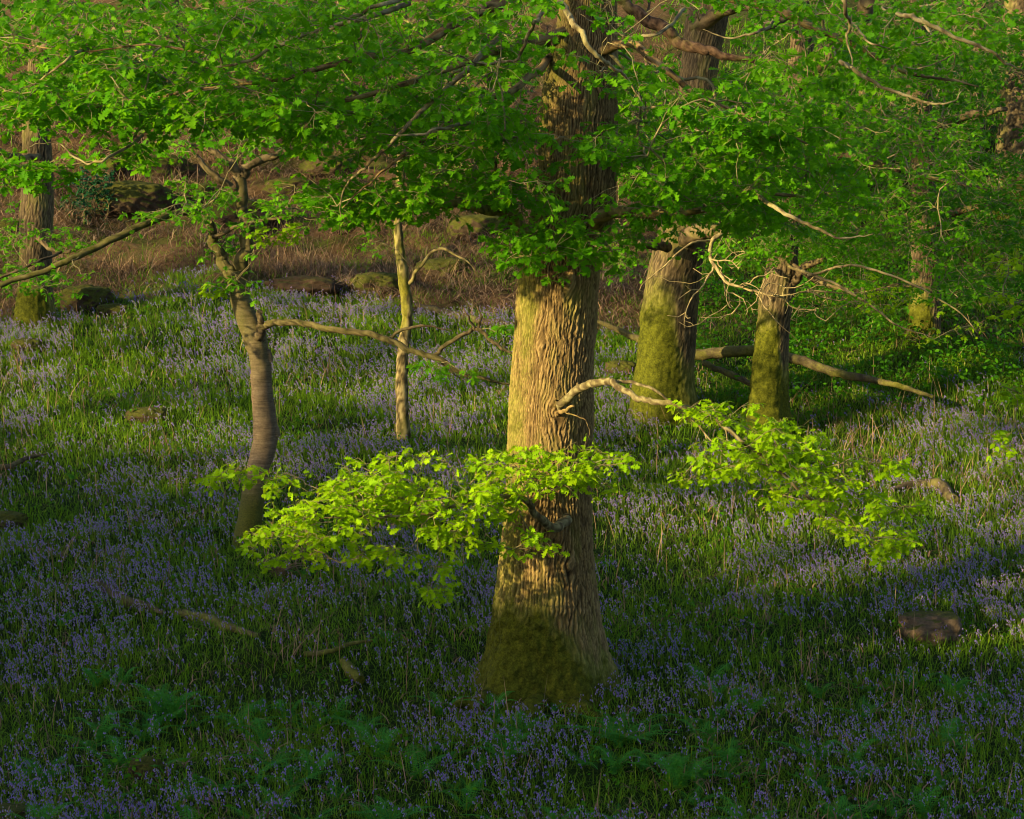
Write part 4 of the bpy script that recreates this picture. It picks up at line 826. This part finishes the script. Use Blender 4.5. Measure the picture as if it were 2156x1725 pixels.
for i in range(120):
    px_, py_ = rng.uniform(-30, 2190), rng.uniform(1440, 1790)
    if i < 14: px_, py_ = rng.uniform(1280, 1560), rng.uniform(1500, 1660)
    fern(px_, py_, int(rng.integers(3, 7)), rng.uniform(.38, .7), rng.uniform(.45, .9), 'low green fern arching among the shaded foreground bluebells', G)
for i in range(14):
    fern(rng.uniform(60, 2100), rng.uniform(1000, 1400), int(rng.integers(3, 6)), rng.uniform(.25, .45), rng.uniform(.5, .8), 'small fern half hidden in the mid-slope bluebells', 'small ferns on the mid slope')
# holly
hc = gnd(200, 470); hl = thing('holly_bush', hc, 'dark glossy holly bush on the bracken slope beside the left oak', 'bush')
sk_h = Skeleton(); wl(hl, [hc - [0, 0, .2], hc + [0, 0, .5], at(200, 400, hc[1])], [.03, .02, .01], M_bark2, sk_h, 'stem')
crown(hl, sk_h, [(200, 400, 42, 50, hc[1] - .5, hc[1] + .5, 34), (170, 450, 40, 30, hc[1] - .5, hc[1] + .5, 12)], hc, leaf=.10, crad=(.15, .3), lm=M_holly, tpl=T_OVAL, name='foliage', flat=.8)

# ------------------------------------------------------------ unseen trees added toward the sun for shade, leaf gaps shaped for sunlight
UV = np.array([math.cos(R(SUN_AZ)), -math.sin(R(SUN_AZ)), 0.]); WV = np.cross(UV, SV); WV = WV * np.sign(WV[2])
def uw(p): p = np.asarray(p); return p @ UV, p @ WV
HOLES = []   # (u, w, ru, rw, openness)
def hole(px, py, d, ru, rw, op=1.):
    u, w = uw(at(px, py, d)); HOLES.append((u, w, ru, rw, op))
def lights():
    hole(1150, 620, 23.6, .9, .85); hole(1150, 780, 23.6, .9, .9); hole(1140, 900, 23.6, .6, .35, .6)
    for x in (640, 760, 880, 1000, 1110, 1230): hole(x, 1050, 21.9, .75, .62)
    hole(920, 1150, 21.9, 1., .3, .8)
    for x, y in ((1540, 900), (1620, 950), (1700, 1000), (1790, 1070), (1500, 980)): hole(x, y, 21.8, .6, .42, .95 if x < 1600 else .7)
    hole(1300, 820, 22.5, .7, .35)
    for x_, y_, a_, b_ in ((1400, 1070, 1.3, .26), (1560, 1085, 1.3, .26), (1700, 1100, 1.1, .22)):
        u, w = uw(gnd(x_, y_)); HOLES.append((u, w, a_, b_, 1.))
    hole(1390, 590, 36.2, 1.3, 1.3); hole(1480, 560, 33.4, 1.7, 1.0)
    hole(848, 600, 35.5, .5, 1.2); hole(60, 350, 21, .8, .3); hole(590, 490, 29.2, .6, .35); hole(800, 425, 22.5, 1.1, .45, .7); hole(1180, 530, 22.3, 1, .4, .8)
    hole(1890, 660, 31.8, 1.5, .6, .7); hole(1000, 690, 28.6, .6, .5, .8); hole(1600, 280, 21.5, .6, .35, .8)
    for x, y in ((40, 800), (60, 880), (430, 900), (900, 830), (700, 830), (200, 770), (980, 870), (2080, 1080), (1950, 1040)):
        u, w = uw(gnd(x, y)); HOLES.append((u, w, 1.5, .28, .85))
    hole(550, 860, 30, .45, .9, .35)
lights()
HOLES = np.array(HOLES)
def openness(u, w):
    o = np.zeros_like(u)
    for (a, b, ru, rw, op) in HOLES:
        d = np.sqrt(((u - a) / (ru * 1.12))**2 + ((w - b) / (rw * 1.12 + .05))**2); o = np.maximum(o, op * smooth(1.18, .82, d))
    return o * smooth(-1.1, -.7, w)
KP = float(at(1160, 900, D0) @ SV)
spots = [(-14.5, 0.30), (-20.5, .24), (-27., .2), (-34., .2), (-41., .2), (-48., .2)]
def shade_trees():
    for i, (uc, q) in enumerate(spots):
        dk = 42 + rng.uniform(-2, 3)
        # crown volume: a slab of leaves 3 m deep seen from the sun
        n = 26000; u = uc + rng.uniform(-4.2, 4.2, n); w = rng.uniform(-3.8, 13.5, n)
        n2 = 12000; u = np.concatenate([u, uc + rng.uniform(-4.2, 4.2, n2)]); w = np.concatenate([w, rng.uniform(-3.8, .2, n2)]); n += n2
        u = u + rng.normal(0, .5, n); k = KP + dk + rng.uniform(-1.6, 1.6, n)
        o = openness(u, w); cl = fbm(u * .9, w * .9, seed=90)
        lowr = smooth(-.6, .45, w + .10 * np.clip(-19.5 - u, 0, 14)); up = smooth(1.0, 3.0, w)     # thinner towards the top of the crowns
        thin = np.where(w + .10 * np.clip(-19.5 - u, 0, 14) < .6, 1, .68) * (1 - lowr * (.25 + .62 * smooth(.44, .57, cl))) * (1 - up * (.42 + .3 * smooth(.4, .55, cl)) * (1 - .85 * smooth(6.6, 7.6, w) * smooth(-36, -33, u) * smooth(-20, -23, u)))
        keep = rng.random(n) < (1 - o) * thin
        u, w, k = u[keep], w[keep], k[keep]
        P = u[:, None] * UV + w[:, None] * WV + k[:, None] * SV
        m = len(P); foot = uc * UV + (KP + dk) * SV; fx, fy = foot[0], foot[1]; gz = float(ground(fx, fy))
        t = thing('oak_tree', (fx, fy, gz), 'unseen oak added at left to shade the glade, leaf gaps shaped for sun patches', 'tree', 'unseen oaks added on the sunny side for shade')
        mb = MB(); top = float(P[:, 2].max())
        path = catmull([(fx, fy, gz - .5), (fx + .1, fy, gz + 2), (fx - .1, fy + .1, (gz + top) / 2), (fx, fy, top)], 8)
        tube(mb, path, np.linspace(.26, .05, len(path)), 16, .05, attrs=dict(ridge=.6, moss=.2)); mb.obj('trunk', M_bark2, t)
        mb = MB(); ok = P[:, 2] > ground(P[:, 0], P[:, 1]) + .1; P = P[ok]; m = len(P)
        add_leaves(mb, P, rng.uniform(.22, .38, m), rng.random(m) * 6.28, rng.normal(0, .7, m), rng.normal(0, .9, m), T_OVAL)
        mb.obj('crown', M_leafd, t)
shade_trees()
print('verts', sum(len(o.data.vertices) for o in bpy.data.objects if o.type == 'MESH'))
